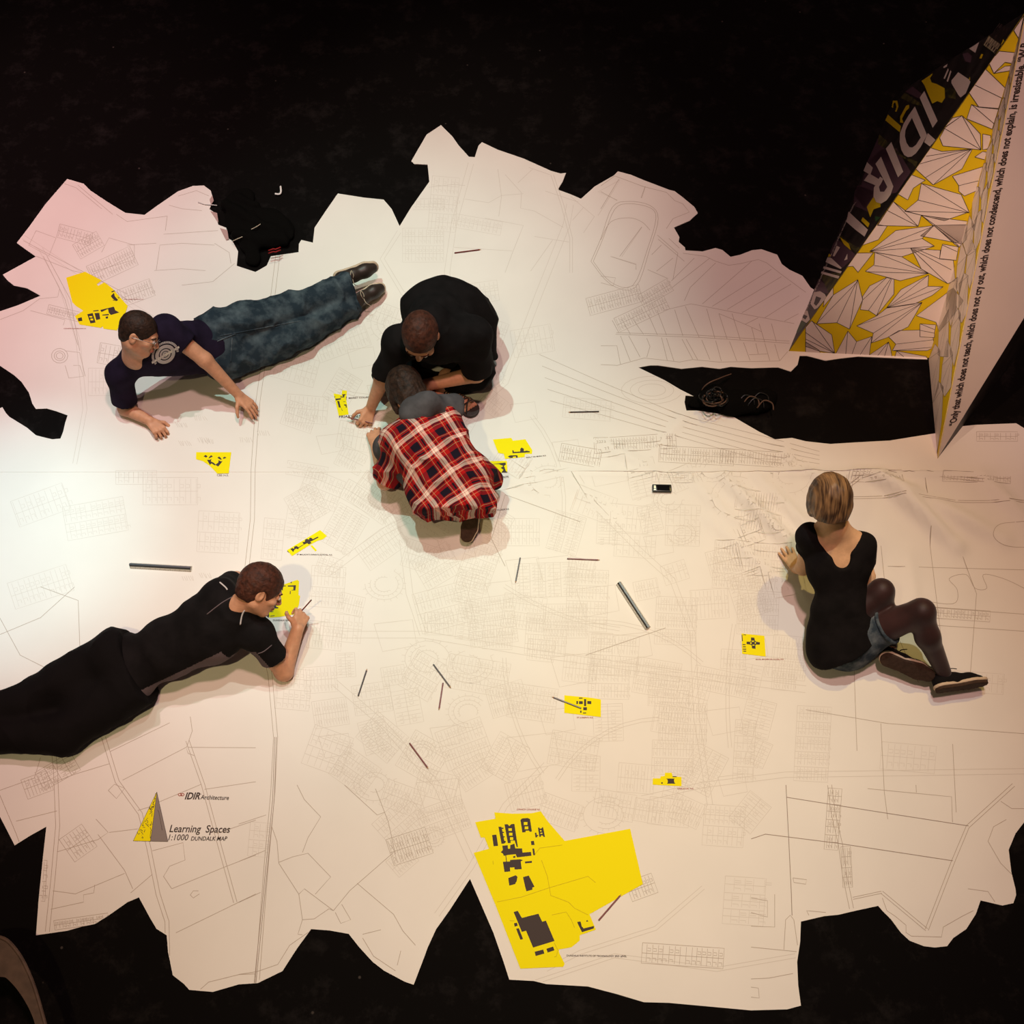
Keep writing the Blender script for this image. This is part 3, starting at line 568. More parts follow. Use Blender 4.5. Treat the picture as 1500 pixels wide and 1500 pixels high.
flat_poly('building_footprint', [bb(l) for l in ([(415,260),(465,250),(470,292),(422,300)],[(330,465),(398,458),(425,635),(355,642)],[(430,335),(475,335),(480,350),(510,350),(510,368),(485,370),(495,415),(518,415),(518,430),(497,435),(508,485),(528,485),(530,500),(512,505),(522,555),(545,560),(545,580),(520,600),(478,602)],
     [(525,298),(575,295),(600,325),(632,295),(680,290),(735,655),(715,650),(700,600),(685,550),(620,555),(622,590),(578,592)],[(775,230),(800,205),(890,198),(925,215),(955,410),(925,415),(905,395),(855,398),(855,420),(805,425)],[(1050,350),(1072,348),(1080,365),(1110,360),(1110,345),(1130,342),(1160,495),(1140,495),(1120,470),(1095,475),(1095,495),(1072,495)],
     [(1000,430),(1022,425),(1030,465),(1055,465),(1055,480),(1035,483),(1040,500),(1012,505)],[(940,562),(985,555),(998,620),(945,622)],[(962,680),(990,675),(1005,778),(975,780)],
     [(490,632),(575,625),(580,680),(615,680),(615,625),(680,600),(695,675),(800,675),(808,740),(940,730),(948,790),(720,815),(700,765),(600,775),(515,790),(500,755),(465,735),(500,700)],[(845,882),(955,870),(955,900),(848,910)],[(540,785),(550,785),(565,885),(552,885)],[(660,798),(695,792),(695,822),(662,824)],
     [(500,885),(610,880),(615,855),(770,845),(815,860),(780,880),(795,1000),(685,1005),(680,972),(610,975),(615,1035),(525,1045)],[(585,1140),(700,1095),(730,1120),(715,1190),(690,1235),(600,1258)],[(815,1125),(905,1100),(995,1275),(960,1290),(965,1320),(870,1348),(850,1280)])], M['ink'], s1, .0020)
flat_poly('courtyard', [bb(l) for l in (R_(588,360,640,400),R_(597,430,650,475),R_(612,500,662,545),R_(828,262,885,308),R_(842,332,898,375),R_(1082,388,1105,410),R_(1088,430,1118,448))], M['yellow'], s1, .0026)
sy = []
for l in ([(300,255),(330,530)],[(650,500),(690,610),(712,735),(830,780),(870,820),(960,865)],[(350,780),(520,745),(700,685),(960,608),(1010,650)],[(720,865),(815,845),(850,900),(870,950)],[(600,470),(640,420),(790,400)],[(385,900),(470,905)],[(580,1120),(595,1170),(650,1175),(750,1140),(760,1100),(735,1050)],[(250,480),(270,450),(300,470),(310,540),(280,560),(250,520),(250,480)]): sy.append(line_geo(z(650, 1150, 4.545, l), .0028, .0018, .05))
V, Fc = join_geo(sy); obj('printed_boundaries', V, Fc, M['yellow_line'], s1)['kind'] = 'stuff'
site(upper, 80, 380, 9.375, [(165,262),(425,180),(655,300),(585,350),(605,375),(690,325),(800,410),(1010,650),(960,800),(860,985),(680,962),(665,930),(640,950),(350,905),(285,790),(400,715),(300,650),(250,600)],
     [[(325,820),(380,805),(388,855),(335,862)],[(455,765),(530,748),(570,878),(500,890)],[(555,750),(620,745),(635,830),(580,845)],[(635,705),(820,660),(840,710),(895,740),(780,775),(750,740),(740,690),(650,735)],[(660,770),(750,760),(750,778),(665,782)],[(705,800),(740,790),(740,820),(712,825)],
      [(785,450),(830,438),(830,452),(790,465)],[(778,515),(820,470),(835,520),(880,570),(850,585),(800,545)],[(870,520),(900,540),(885,550)],[(800,570),(830,565),(830,582)],[(535,715),(610,705),(612,720),(540,725)]], [R_(485,790,525,810),R_(500,825,538,850)])
site(upper, 280, 640, 21.43, [(170,500),(1270,500),(1190,1160),(830,1170),(700,1030),(560,900),(380,780),(165,720)],
     [[(400,630),(470,585),(530,635),(480,670)],[(580,650),(640,595),(695,635),(560,700)],[(510,740),(600,740),(650,710),(630,790),(720,830),(780,890),(870,820),(870,750),(950,790),(1000,780),(930,870),(860,950),(780,905),(750,915),(650,850),(600,900)],[(835,675),(890,635),(945,680),(975,745),(900,720)],[(1005,680),(1065,640),(1120,680),(1030,710)]])
site(upper, 480, 560, 18.75, [(165,320),(390,360),(400,235),(535,245),(515,480),(580,895),(310,940)],
     [[(190,400),(205,395),(210,430),(195,440)],[(215,465),(370,450),(370,485),(230,515)],[(265,530),(320,525),(360,690),(415,790),(400,800),(370,710),(310,705)],[(395,345),(510,340),(465,380),(460,430),(350,430),(350,405),(430,405)],[(510,410),(525,410),(520,490),(510,490)],[(450,625),(520,620),(530,715),(505,710),(495,655),(455,650)],[(430,540),(490,540),(490,552),(430,552)]])
site(upper, 700, 620, 10.714, [(235,265),(525,240),(550,285),(745,262),(855,435),(848,490),(740,490),(735,540),(425,568),(405,490),(320,475)],
     [[(540,435),(558,435),(565,460),(665,455),(665,415),(685,390),(700,400),(720,410),(722,450),(760,440),(815,450),(815,468),(545,482)],[(470,535),(500,515),(620,512),(628,550),(600,550),(595,530),(550,535),(545,555),(510,555)]])
site(upper, 700, 620, 10.714, [(120,605),(455,600),(465,785),(120,790)], [[(195,655),(320,640),(435,625),(440,660),(410,680),(440,760),(465,785),(370,785),(400,740),(360,710),(400,680),(330,650)]])
site(lower, 700, 620, 10.714, [(20,1240),(160,1245),(160,1345),(20,1340)], [])
site(lower, 420, 770, 18.75, [[(15,680),(920,130),(1110,290),(1000,380),(860,420),(700,500),(150,840)],[(650,560),(700,540),(830,680),(790,715)]],
     [[(105,650),(160,625),(210,640),(205,590),(270,565),(330,600),(470,520),(430,465),(500,450),(510,390),(560,370),(620,390),(620,350),(670,335),(720,380),(860,310),(880,335),(720,420),(650,450),(690,485),(610,525),(570,490),(480,530),(340,620),(320,660),(260,640),(210,680),(185,735)],[(20,695),(75,735),(68,752),(15,710)]])
site(lower, 390, 840, 18.75, [(430,330),(860,180),(905,220),(890,600),(935,620),(900,880),(770,1130),(370,1200),(100,1220),(0,1100),(100,950),(200,750),(330,520)],
     [[(590,340),(820,330),(805,475),(680,470),(750,450),(750,370),(600,370)],[(665,260),(710,225),(700,280)],[(490,340),(545,340),(540,360),(490,365)],[(410,400),(465,405),(460,480),(430,460)],[(655,490),(675,490),(672,575),(650,575)],[(230,735),(420,720),(420,742),(250,755)],
      [(100,960),(210,920),(210,850),(240,790),(350,820),(270,870),(280,920),(345,940),(330,965),(110,985)],[(100,1045),(205,1045),(200,1065),(110,1070)],[(110,1170),(235,1155),(235,1175),(120,1190)],[(20,1020),(70,1060),(90,1170),(60,1230),(20,1180)]])
site(lower, 1080, 920, 18.75, [(110,155),(740,220),(775,790),(130,710)],
     [[(370,265),(460,270),(480,350),(520,385),(615,400),(610,465),(520,460),(490,480),(500,575),(400,565),(390,480),(350,460),(250,445),(250,380),(350,385),(375,350)],[(115,190),(135,190),(150,370),(125,365)],[(165,180),(235,185),(235,205),(165,200)],R_(140,450,220,475),R_(150,510,230,535),R_(145,575,240,600),R_(155,630,240,655)],
     [R_(385,355,455,385),R_(350,400,385,445),R_(475,395,505,440),R_(410,465,465,490)])
site(lower, 820, 1010, 21.43, [(145,190),(700,240),(1000,270),(1240,310),(1290,330),(1285,870),(140,740)],
     [R_(760,310,825,530),R_(860,370,985,465),R_(600,375,720,465),R_(520,370,570,465),R_(1010,375,1050,465),R_(735,565,850,660),R_(640,670,680,740),R_(725,730,825,760),R_(865,755,970,785),R_(600,265,715,295),R_(1110,410,1200,485),R_(1030,290,1065,335),[(1020,755),(1190,775),(1185,795),(1025,775)],[(1110,345),(1240,370),(1235,385),(1115,360)]])
site(lower, 950, 1125, 18.75, [(115,290),(320,290),(330,235),(440,225),(450,135),(635,135),(660,235),(900,250),(900,505),(110,460)],
     [[(485,295),(715,295),(695,325),(700,395),(735,435),(505,435),(525,395),(520,330)],R_(655,230,765,255),R_(345,395,385,435)])

# ---- lettering
def text_mesh(txt, shear=0.0, bold=0.0, width=None):
    c = bpy.data.curves.new('t', 'FONT'); c.body = txt; c.size = 1; c.shear = shear; c.offset = bold; c.resolution_u = 3
    o = bpy.data.objects.new('t', c); S.collection.objects.link(o)
    bpy.context.view_layer.update(); dg = bpy.context.evaluated_depsgraph_get()
    me = bpy.data.meshes.new_from_object(o.evaluated_get(dg))
    vs = np.array([v.co[:] for v in me.vertices]); fs = [tuple(p.vertices) for p in me.polygons]
    bpy.data.objects.remove(o); bpy.data.curves.remove(c); bpy.data.meshes.remove(me)
    vs[:, 0] -= vs[:, 0].min(); return vs, fs
def floor_text(name, txt, a, b, m, par, hf=1.0, shear=0, bold=0):
    vs, fs = text_mesh(txt, shear, bold); A = P(*a); B = P(*b); d = (B - A)[:2]; L = np.linalg.norm(d); d /= L; u = np.array([-d[1], d[0]])
    s = L / vs[:, 0].max(); XY = A[:2] + vs[:, :1] * s * d + vs[:, 1:2] * s * hf * u
    zz = top_z(XY[:, 0], XY[:, 1]).max() + .0016
    return obj(name, np.column_stack([XY, np.full(len(XY), zz)]), fs, m, par)
floor_text('title_lettering', 'IDIR', (271,1171), (293,1171), M['ink'], lower, 1.15, .25, .025)
floor_text('title_lettering', 'Architecture', (294,1171), (335.5,1172), M['ink'], lower, 1.1, .1, .012)
floor_text('title_lettering', 'TM', (292,1164.5), (295,1164.5), M['ink'], lower)
floor_text('title_lettering', 'Learning  Spaces', (248.5,1219), (337,1220), M['ink'], lower, 1.1, .15, .01)
floor_text('title_lettering', '1:1000', (247,1231), (276,1231), M['ink'], lower, 1.05, .15, .005)
floor_text('title_lettering', 'DUNDALK MAP', (280,1231.5), (333,1231.5), M['ink'], lower, 1.1, .15, .012)
for a, b, t, m_ in [((830,1401),(918,1402),'DUNDALK INSTITUTE OF TECHNOLOGY 3RD LEVEL','ink'),((757,1187),(791,1187),"O'FIAICH COLLEGE S.S.",'red_ink'),((1107,967),(1148,967),'SCOIL MHUIRE NA NGAEL, N.S.','red_ink'),
                 ((845,1052.5),(869,1052.5),"ST JOSEPH'S N.S.",'red_ink'),((992,1156.5),(1016,1156.5),'GAELSCOIL N.S.','red_ink'),((435,813.5),(487,814),"ST MALACHY'S INFANTS SCHOOL, N.S.",'ink'),
                 ((400,910),(452,910),'DUNDALK GRAMMAR SCHOOL','ink'),((771,672),(800,669),'REALT NA MARA N.S.','ink'),((182,440),(211,440),'SCOIL PHOBAIL ELEMENTARY N.S.','red_ink'),((94,483),(127,483),'COLAISTE DUN DEALGAN S.S.','red_ink'),
                 ((511,585),(550,583),'MARIST COLLEGE S.S.','ink'),((497,613),(530,612),'FRIARY N.S.','ink'),((705,751),(746,747),'DE LA SALLE COLLEGE S.S.','ink'),((318,698),(335,698),'CBS N.S.','grey_ink'),((720,703),(745,701),'ST VINCENTS','ink')]:
    floor_text('site_caption', t, a, b, M[m_], upper if a[1] < 690 else lower, .9, 0, .012)
# logo triangle by the title and little chain mark
lg = lambda l: z(150, 1120, 6, l)
flat_poly('logo_triangle', [lg([(482,243),(275,672),(425,675),(445,540)])], M['yellow'], lower, .0014, None)['label'] = 'yellow half of the printed logo triangle'
flat_poly('logo_triangle', [lg([(482,243),(580,678),(425,675),(445,540)])], M['grey_ink'], lower, .0014)['label'] = 'grey half of the printed logo triangle'
L2 = []
rr = random.Random(3)
for i in range(46):
    t = rr.uniform(.08, .97); y = 243 + 430 * t; xl = 482 - 207 * t + 6; xr = 482 - 57 * t - 6; x = rr.uniform(xl, xr)
    L2.append(line_geo(lg([(x, y), (min(xr, max(xl, x + rr.uniform(-30, 30))), min(672, y + rr.uniform(-35, 35)))]), .0022, .0022))
for q in ([(482,243),(275,672)],[(275,672),(580,678)],[(482,243),(580,678)],[(482,243),(445,540),(425,675)],[(490,400),(500,420),(530,580),(525,560)]):
    L2.append(line_geo(lg(q), .0016, .0022))
V, Fc = join_geo(L2); obj('logo_linework', V, Fc, M['ink'], lower)['kind'] = 'stuff'
V, Fc = join_geo([line_geo([(266 + dx + 2.6 * math.cos(t), 1164.3 + 1.8 * math.sin(t)) for t in np.linspace(0, 6.3, 12)], .0028, .0022) for dx in (-1.8, 1.8)]); obj('title_mark', V, Fc, M['red_ink'], lower)
# charcoal smudges near the hand of the man in jeans
for (x, y, a) in [(265,623,-8),(293,613,-30),(298,645,20),(270,650,10),(305,647,20),(360,645,-10),(385,635,-14),(275,847,0),(300,843,5)]:
    V, Fc = join_geo([line_geo([(x - 8 + i * 3, y - 3 + rr.uniform(-1, 1)), (x - 5 + i * 3 + rr.uniform(-2, 2), y + 4)], .0026, .0012) for i in range(6)])
    obj('charcoal_mark', V, Fc, M['line_faint'], upper if y < 690 else lower)

# ------------------------------------------------------------------ the folded pyramid standing on the map
def sculpture():
    A = P(1155, 515); B = P(1360, 525); D = P(1373, 672); X = P(1503, 17, 1.75); W_ = P(1560, 368, .7); G = P(1640, 330); K = P(1311, 140)
    for q in (A, B, D, G, K): q[2] = 0.006
    root = empty('folded_pyramid', (A + B + D + W_ + K) / 5, 'tall folded card pyramid with yellow and white shard pattern standing at the right edge', 'sculpture')
    inside = (A + B + D + W_ + K) / 5 + np.array([0, 0, .5])
    def face(name, tri, m, label):
        a, b, c = tri; n = nrm(np.cross(b - a, c - a))
        ref = (CAM - a) if name != 'rear_panel' else (a - inside)
        if n @ ref < 0: n = -n
        t = .0022; vs = [a, b, c, a - n * t, b - n * t, c - n * t]
        f = [(0, 1, 2), (5, 4, 3), (0, 3, 4, 1), (1, 4, 5, 2), (2, 5, 3, 0)]
        if np.cross(b - a, c - a) @ n < 0: f = [q[::-1] for q in f]
        return obj(name, vs, f, m, root, False, label), n
    def onp(a, n, px, py, off):
        d = P(px, py, 0) - CAM; t = ((a - CAM) @ n) / (d @ n); return CAM + d * t + n * off
    def toclip(tri3):
        # project the corners into the px frame to clip the print against the panel
        out = []
        for p in tri3:
            q = p - CAM; ca, sa = math.cos(T), math.sin(T)
            yy = q[1] * ca + q[2] * sa; zz = -q[1] * sa + q[2] * ca
            out.append((750 + F * q[0] / -zz, 750 - F * yy / -zz))
        ar = sum(out[i][0] * out[(i + 1) % 3][1] - out[(i + 1) % 3][0] * out[i][1] for i in range(3))
        return out if ar > 0 else out[::-1]
    def clip(poly, tri, shrink=0):
        for i in range(3):
            a, b = tri[i], tri[(i + 1) % 3]; out = []
            f = lambda p: (b[0] - a[0]) * (p[1] - a[1]) - (b[1] - a[1]) * (p[0] - a[0])
            for j in range(len(poly)):
                p, q = poly[j], poly[(j + 1) % len(poly)]; fp, fq = f(p), f(q)
                if fp >= 0: out.append(p)
                if fp * fq < 0:
                    t = fp / (fp - fq); out.append((p[0] + (q[0] - p[0]) * t, p[1] + (q[1] - p[1]) * t))
            poly = out
            if not poly: return []
        return poly
    def clipseg(p, q, tri):
        t0, t1 = 0., 1.
        for i in range(3):
            a, b = tri[i], tri[(i + 1) % 3]
            f = lambda s_: (b[0] - a[0]) * (s_[1] - a[1]) - (b[1] - a[1]) * (s_[0] - a[0])
            fp, fq = f(p), f(q)
            if fp < 0 and fq < 0: return None
            if fp < 0: t0 = max(t0, fp / (fp - fq))
            elif fq < 0: t1 = min(t1, fp / (fp - fq))
        if t0 >= t1: return None
        g = lambda t: (p[0] + (q[0] - p[0]) * t, p[1] + (q[1] - p[1]) * t)
        return g(t0), g(t1)
    def prints(name, polys, m, par, tri, n, off, join=False):
        t2 = toclip(tri); V = []; Fc = []; out = None
        for pl in polys:
            c = clip(pl, t2)
            if len(c) < 3: continue
            w3 = [onp(tri[0], n, x, y, off) for x, y in c]
            if not join: V = []; Fc = []
            o = len(V); V += w3
            for t in geometry.tessellate_polygon([[Vector((x, y, 0)) for x, y in c]]):
                a_, b_, c_ = [w3[i] for i in t]
                ok = np.cross(b_ - a_, c_ - a_) @ n > 0
                Fc.append(tuple(i + o for i in (t if ok else t[::-1])))
            if not join: out = obj(name, V, Fc, m, par)
        if join and V: out = obj(name, V, Fc, m, par)
        return out
    def lines(name, segs, m, par, tri, n, off, wd=.0028):
        t2 = toclip(tri); V = []; Fc = []
        for p, q in segs:
            c = clipseg(p, q, t2)
            if not c: continue
            a_, b_ = [onp(tri[0], n, x, y, off) for x, y in c]
            if np.linalg.norm(b_ - a_) < 1e-4: continue
            s_ = nrm(np.cross(n, b_ - a_)) * wd / 2; o = len(V); V += [a_ - s_, b_ - s_, b_ + s_, a_ + s_]; Fc.append((o, o + 1, o + 2, o + 3))
        if V: obj(name, V, Fc, m, par)['kind'] = 'stuff'
    def ptext(name, txt, a, b, upref, m, par, tri, n, off, hf=1., shear=0, bold=0):
        vs, fs = text_mesh(txt, shear, bold); A_ = onp(tri[0], n, *a, off); B_ = onp(tri[0], n, *b, off); d = B_ - A_; L = np.linalg.norm(d); d /= L
        u = np.cross(n, d); U_ = onp(tri[0], n, *upref, off) - A_
        if u @ U_ < 0: u = -u
        s_ = L / vs[:, 0].max(); V = A_ + vs[:, :1] * s_ * d + vs[:, 1:2] * s_ * hf * u
        return obj(name, V, fs, m, par)
    # --- patterned faces
    zA = lambda l: z(1180, 330, 4.6875, l); zB = lambda l: z(1150, 0, 4.2857, l)
    SH = [ # (outline, fold lines)
     (zA([(358,372),(190,478),(75,675),(215,668),(302,712),(392,510)]), [zA(q) for q in ([(352,390),(75,675)],[(358,372),(215,668)],[(358,372),(302,712)])]),
     (zA([(555,358),(440,415),(390,490),(392,512),(375,578),(435,585),(487,620),(607,470),(608,370)]), [zA(q) for q in ([(590,370),(487,620)],[(585,365),(430,585)],[(555,360),(392,512)])]),
     (zA([(440,178),(620,35),(880,0),(800,90),(885,142),(830,160),(660,215)]), [zA(q) for q in ([(440,178),(880,5)],[(440,178),(800,90)],[(440,178),(885,142)])]),
     (zA([(475,185),(470,270),(410,315),(650,380),(845,330),(660,215)]), [zA(q) for q in ([(475,185),(845,330)],[(470,275),(845,330)],[(415,318),(845,330)])]),
     (zA([(845,340),(655,440),(555,568),(745,540),(870,480),(945,420),(840,418)]), [zA(q) for q in ([(555,568),(845,340)],[(555,568),(840,418)],[(555,568),(945,420)])]),
     (zA([(350,690),(490,620),(560,565),(800,528),(755,610),(705,695),(560,770),(450,808),(465,740)]), [zA(q) for q in ([(350,690),(800,530)],[(800,530),(465,740)],[(800,530),(450,808)])]),
     (zA([(720,155),(750,210),(795,300),(975,400),(1030,380),(1015,240),(920,230),(925,170),(820,165)]), [zA(q) for q in ([(720,155),(975,400)],[(740,165),(1000,305)],[(790,175),(920,230)])]),
     (zA([(930,165),(940,128),(1050,148),(1035,240),(920,228)]), [zA([(940,135),(1040,180)])]),
     (zA([(1015,430),(760,620),(895,665),(920,730),(1000,640),(1085,520)]), [zA(q) for q in ([(1015,430),(920,730)],[(1015,430),(1085,530)])]),
     (zA([(40,655),(0,700),(0,830),(90,862),(200,878),(180,750)]), [zA(q) for q in ([(200,878),(45,655)],[(200,878),(0,735)],[(200,878),(0,780)])]),
     (zA([(0,850),(0,800),(90,855),(110,890),(0,900)]), []),
     (zA([(290,725),(350,798),(455,762),(437,895),(205,885)]), [zA(q) for q in ([(290,725),(275,890)],[(350,798),(315,893)],[(455,762),(370,895)])]),
     (zA([(640,722),(785,718),(785,765),(875,770),(885,835),(835,860),(595,860),(620,815),(570,765)]), [zA([(620,815),(880,785)]), zA([(595,860),(885,835)])]),
     (zA([(785,675),(895,683),(885,740),(885,770),(785,765)]), [zA([(785,720),(885,740)]), zA([(785,675),(885,715)])]),
     (zA([(570,800),(430,895),(595,910),(585,850)]), [zA([(570,800),(490,900)]), zA([(570,800),(540,905)])]),
     (zA([(625,862),(610,912),(830,925),(830,900)]), [zA([(625,862),(690,915)])]),
     (zA([(355,190),(465,188),(360,322),(325,280),(270,285)]), []), (zA([(470,-10),(560,5),(500,98),(380,140)]), []),
     (zA([(880,0),(1110,-5),(1110,95),(1055,148),(1025,130)]), [zA([(880,0),(1050,140)])]),
     (zB([(1255,430),(1150,575),(1215,670),(1340,680),(1360,615),(1385,555)]), [zB([(1185,530),(1360,615)]), zB([(1255,430),(1385,555)])]),
     (zB([(1170,655),(1140,745),(1300,810),(1340,685),(1215,672)]), [zB([(1170,655),(1310,775)])]),
     (zB([(1110,725),(1005,800),(970,865),(990,915),(1230,940),(1225,840),(1160,770)]), [zB([(1230,940),(1110,725)]), zB([(1230,940),(1000,805)])]),
     (zB([(1175,935),(985,950),(890,920),(820,1060),(880,1115),(930,1160),(1110,1060)]), [zB([(1170,935),(840,1030)]), zB([(1170,935),(880,1115)]), zB([(1170,935),(930,1160)]), zB([(1170,935),(885,980)])]),
     (zB([(1050,1105),(1245,1045),(1275,1165),(1125,1230),(1090,1200),(1090,1165)]), [zB([(1090,1165),(1210,1135)]), zB([(1210,1135),(1275,1165)])]),
     (zB([(855,1150),(1105,1220),(1155,1330),(1000,1385),(750,1325),(835,1255)]), [zB([(855,1150),(1155,1335)]), zB([(835,1255),(1155,1335)]), zB([(755,1325),(1155,1335)])]),
     (zB([(680,1265),(635,1330),(580,1415),(835,1420),(855,1350),(760,1325)]), [zB([(680,1265),(835,1420)]), zB([(640,1320),(835,1420)])]),
     (zB([(855,1350),(1155,1390),(1175,1500),(1160,1540),(850,1480),(930,1415)]), [zB([(855,1350),(1090,1520)])]),
     (zB([(1345,320),(1445,330),(1440,400),(1380,390),(1310,460),(1280,395)]), [zB([(1310,460),(1380,390)])]),
     (zB([(1240,840),(1290,850),(1290,930),(1240,940)]), []), (zB([(790,1095),(880,1130),(805,1180),(770,1255),(705,1215)]), []),
     (zB([(1500,95),(1465,240),(1435,190)]), []), (zB([(1310,460),(1380,415),(1440,410),(1430,440)]), []), (zB([(1190,985),(1240,950),(1290,960),(1280,1010)]), []),
     (zB([(1000,800),(1050,740),(1110,725)]), []),
     (zA([(165,440),(190,430),(190,478),(120,560),(130,500)]), [])]
    def edges(s): return [(s[i], s[(i + 1) % len(s)]) for i in range(len(s))]
    tri1 = [A, B, X]; f1, n1 = face('patterned_panel', tri1, M['card_yellow'], 'yellow panel with white folded shards, facing the map')
    prints('printed_shard', [s[0] for s in SH], M['card'], f1, tri1, n1, .0010)
    lines('printed_fold_lines', [e for s in SH for e in edges(s[0])] + [tuple(l) for s in SH for l in s[1]], M['ink'], f1, tri1, n1, .0016)
    tri2 = [B, D, X]; f2, n2 = face('patterned_panel', tri2, M['card_yellow'], 'narrow patterned panel beside the quotation')
    # shards on the narrow face, laid out along it from foot to tip
    r_ = random.Random(11); t2 = toclip(tri2); bx, dx, xx = [np.array(v) for v in (toclip([B, B + 1e-6, B + 2e-6])[0], toclip([D, D + 1e-6, D + 2e-6])[0], toclip([X, X + 1e-6, X + 2e-6])[0])]
    g = lambda u, v: tuple((bx + (dx - bx) * u) * (1 - v) + xx * v)     # u across, v up
    S2 = []; L2_ = []
    v = -.02
    while v < .97:
        h = .10 * (1 - v * .6)
        for u0 in (.0, .45):
            j = lambda: r_.uniform(-.1, .1)
            tip = (u0 + .3 + j(), v + h * 1.15); q = [(u0 + j(), v + h * .2), (u0 + .2 + j(), v - h * .1), (u0 + .45 + j(), v + h * .15), (u0 + .52 + j(), v + h * .75), tip, (u0 + .06 + j(), v + h * .8)]
            S2.append([g(*p) for p in q]); L2_ += [(g(*tip), g(*q[k])) for k in (0, 1, 2)]
        v += h * 1.02
    S2 += [s[0] for s in SH[6:9]] + [SH[18][0]]
    prints('printed_shard', S2, M['card'], f2, tri2, n2, .0010)
    lines('printed_fold_lines', [e for s in S2 for e in edges(s)] + L2_, M['grey_ink'], f2, tri2, n2, .0016, .002)
    # --- white text face
    tri3 = [D, W_, X]; f3, n3 = face('text_panel', tri3, M['card'], 'pale panel with a long black quotation')
    ptext('quotation_lettering', '\u201cOnly that which does not teach, which does not cry out, which does not condescend, which does not explain, is irresistable. \u201cW.B', (1400, 622), (1507, 62), (1380, 600), M['ink'], f3, tri3, n3, .0014, 2.0, 0, .03)
    # --- dark photo face
    tri4 = [A, X, K]; f4, n4 = face('photo_panel', tri4, M['card_dark'], 'dark collage panel with pale capital letters')
    zC = lambda l: z(1240, 90, 9.375, l); zD = lambda l: z(1160, 270, 6, l); zE = lambda l: z(1350, 20, 10, l)
    prints('collage_print', [zC([(910,345),(810,415),(990,510),(1040,450)]), zC([(430,1060),(330,1290),(280,1390),(420,1480),(560,1400),(640,1300),(560,1180)]), zB([(520,1020),(480,1160),(440,1180),(430,1290),(520,1330),(600,1230),(700,1210),(790,1080),(700,930),(600,940)]),
        zD([(575,10),(550,100),(640,210),(700,120),(720,60)]), zD([(400,480),(330,560),(350,650),(440,740),(540,650),(560,620),(470,540)]), zD([(240,830),(170,900),(180,960),(260,950),(330,960),(290,880)]), zE([(600,590),(640,700),(720,720),(740,620),(680,570)])], M['card_violet'], f4, tri4, n4, .0008)
    prints('collage_print', [zC([(800,430),(740,500),(900,580),(1050,620),(1000,560)]), zC([(450,1000),(430,1130),(530,1200),(640,1240),(900,1400),(950,1450),(980,1380),(760,1290),(620,1150)]), zD([(400,420),(560,600),(600,560),(520,520),(440,470)]), zD([(250,790),(320,950),(360,900),(440,770),(300,790)]), zE([(340,1130),(440,1220),(500,1200),(430,1080)]), zC([(1370,380),(1400,500),(1500,520),(1500,380)])], M['card_olive'], f4, tri4, n4, .0009)
    prints('collage_print', [zC([(1190,165),(1030,270),(1075,330),(1110,420),(1180,580),(1250,545),(1310,570),(1355,500),(1350,370),(1240,310),(1170,290),(1150,230)]), zC([(570,730),(535,810),(735,975),(750,890)]), zC([(640,540),(700,540),(715,620),(690,690),(670,690),(690,620),(670,560),(650,580),(640,640),(622,630)]),
        zC([(860,595),(820,610),(740,760),(740,840),(785,845),(765,790),(820,680),(865,640)]), zD([(720,110),(660,200),(690,290),(720,220),(780,200),(780,170)]), zD([(625,290),(610,320),(670,380),(685,345)]), zD([(420,460),(460,530),(520,580),(500,520)]), zD([(310,590),(290,630),(330,640),(350,630)]),
        zE([(1200,375),(1160,470),(1215,400)]), zE([(880,590),(850,655),(880,660),(905,600)]), zE([(710,930),(690,970),(715,975)])] , M['card_yellow'], f4, tri4, n4, .0012)
    prints('collage_print', [zD([(310,640),(290,680),(430,745),(440,735),(350,650)]), zD([(280,720),(275,740),(430,785),(440,765)]), zD([(260,765),(258,785),(410,830),(420,808)]), zD([(255,690),(238,745),(250,750),(300,640)]), zD([(500,240),(480,330),(560,400),(640,460),(670,400)]), zE([(845,420),(700,515),(790,575)]),
        zE([(385,735),(320,780),(330,800),(370,780)]), zE([(390,800),(325,950),(345,960),(400,830)]), zE([(425,830),(370,990),(390,1000),(440,850)]), zE([(540,860),(440,980),(440,1020),(540,1190),(575,1230),(650,1170),(720,1000),(690,960)]), zC([(285,1385),(230,1500),(330,1560),(365,1460)]), zC([(1120,985),(1070,1110),(1150,1170),(1225,1080)]),
        zD([(195,950),(165,1050),(200,1100),(225,1090),(260,1050),(310,1000),(290,965),(250,940)]), zD([(75,1120),(80,1190),(130,1220),(160,1190),(140,1110)]), zD([(395,540),(360,630),(375,635),(425,555)]), zD([(490,610),(460,670),(490,660)])], M['card'], f4, tri4, n4, .0014)
    prints('collage_print', [zD([(60,1190),(30,1290),(60,1310),(130,1220)]), zD([(730,280),(740,330),(780,290)])], M['card_green'], f4, tri4, n4, .0016)
    prints('collage_print', [zD([(215,985),(195,1050),(215,1070),(240,1040),(260,1000)]), zD([(95,1140),(95,1170),(120,1190),(140,1160)])], M['card_dark'], f4, tri4, n4, .0018)
    sg = prints('school_sign', [zE([(990,320),(905,465),(1080,595),(1165,450)])], M['card_olive'], f4, tri4, n4, .0018)
    prints('school_sign', [zE([(992,330),(915,462),(1078,583),(1155,452)])], mat('panel_sign_cream', (.42, .36, .22)), f4, tri4, n4, .0021)
    ptext('sign_lettering', 'SCHOOL', z(1350, 20, 10, [(930, 465)])[0], z(1350, 20, 10, [(1085, 575)])[0], z(1350, 20, 10, [(1000, 340)])[0], M['ink'], f4, tri4, n4, .0026, 2.0, 0, .01)
    # big letters
    off = .0030
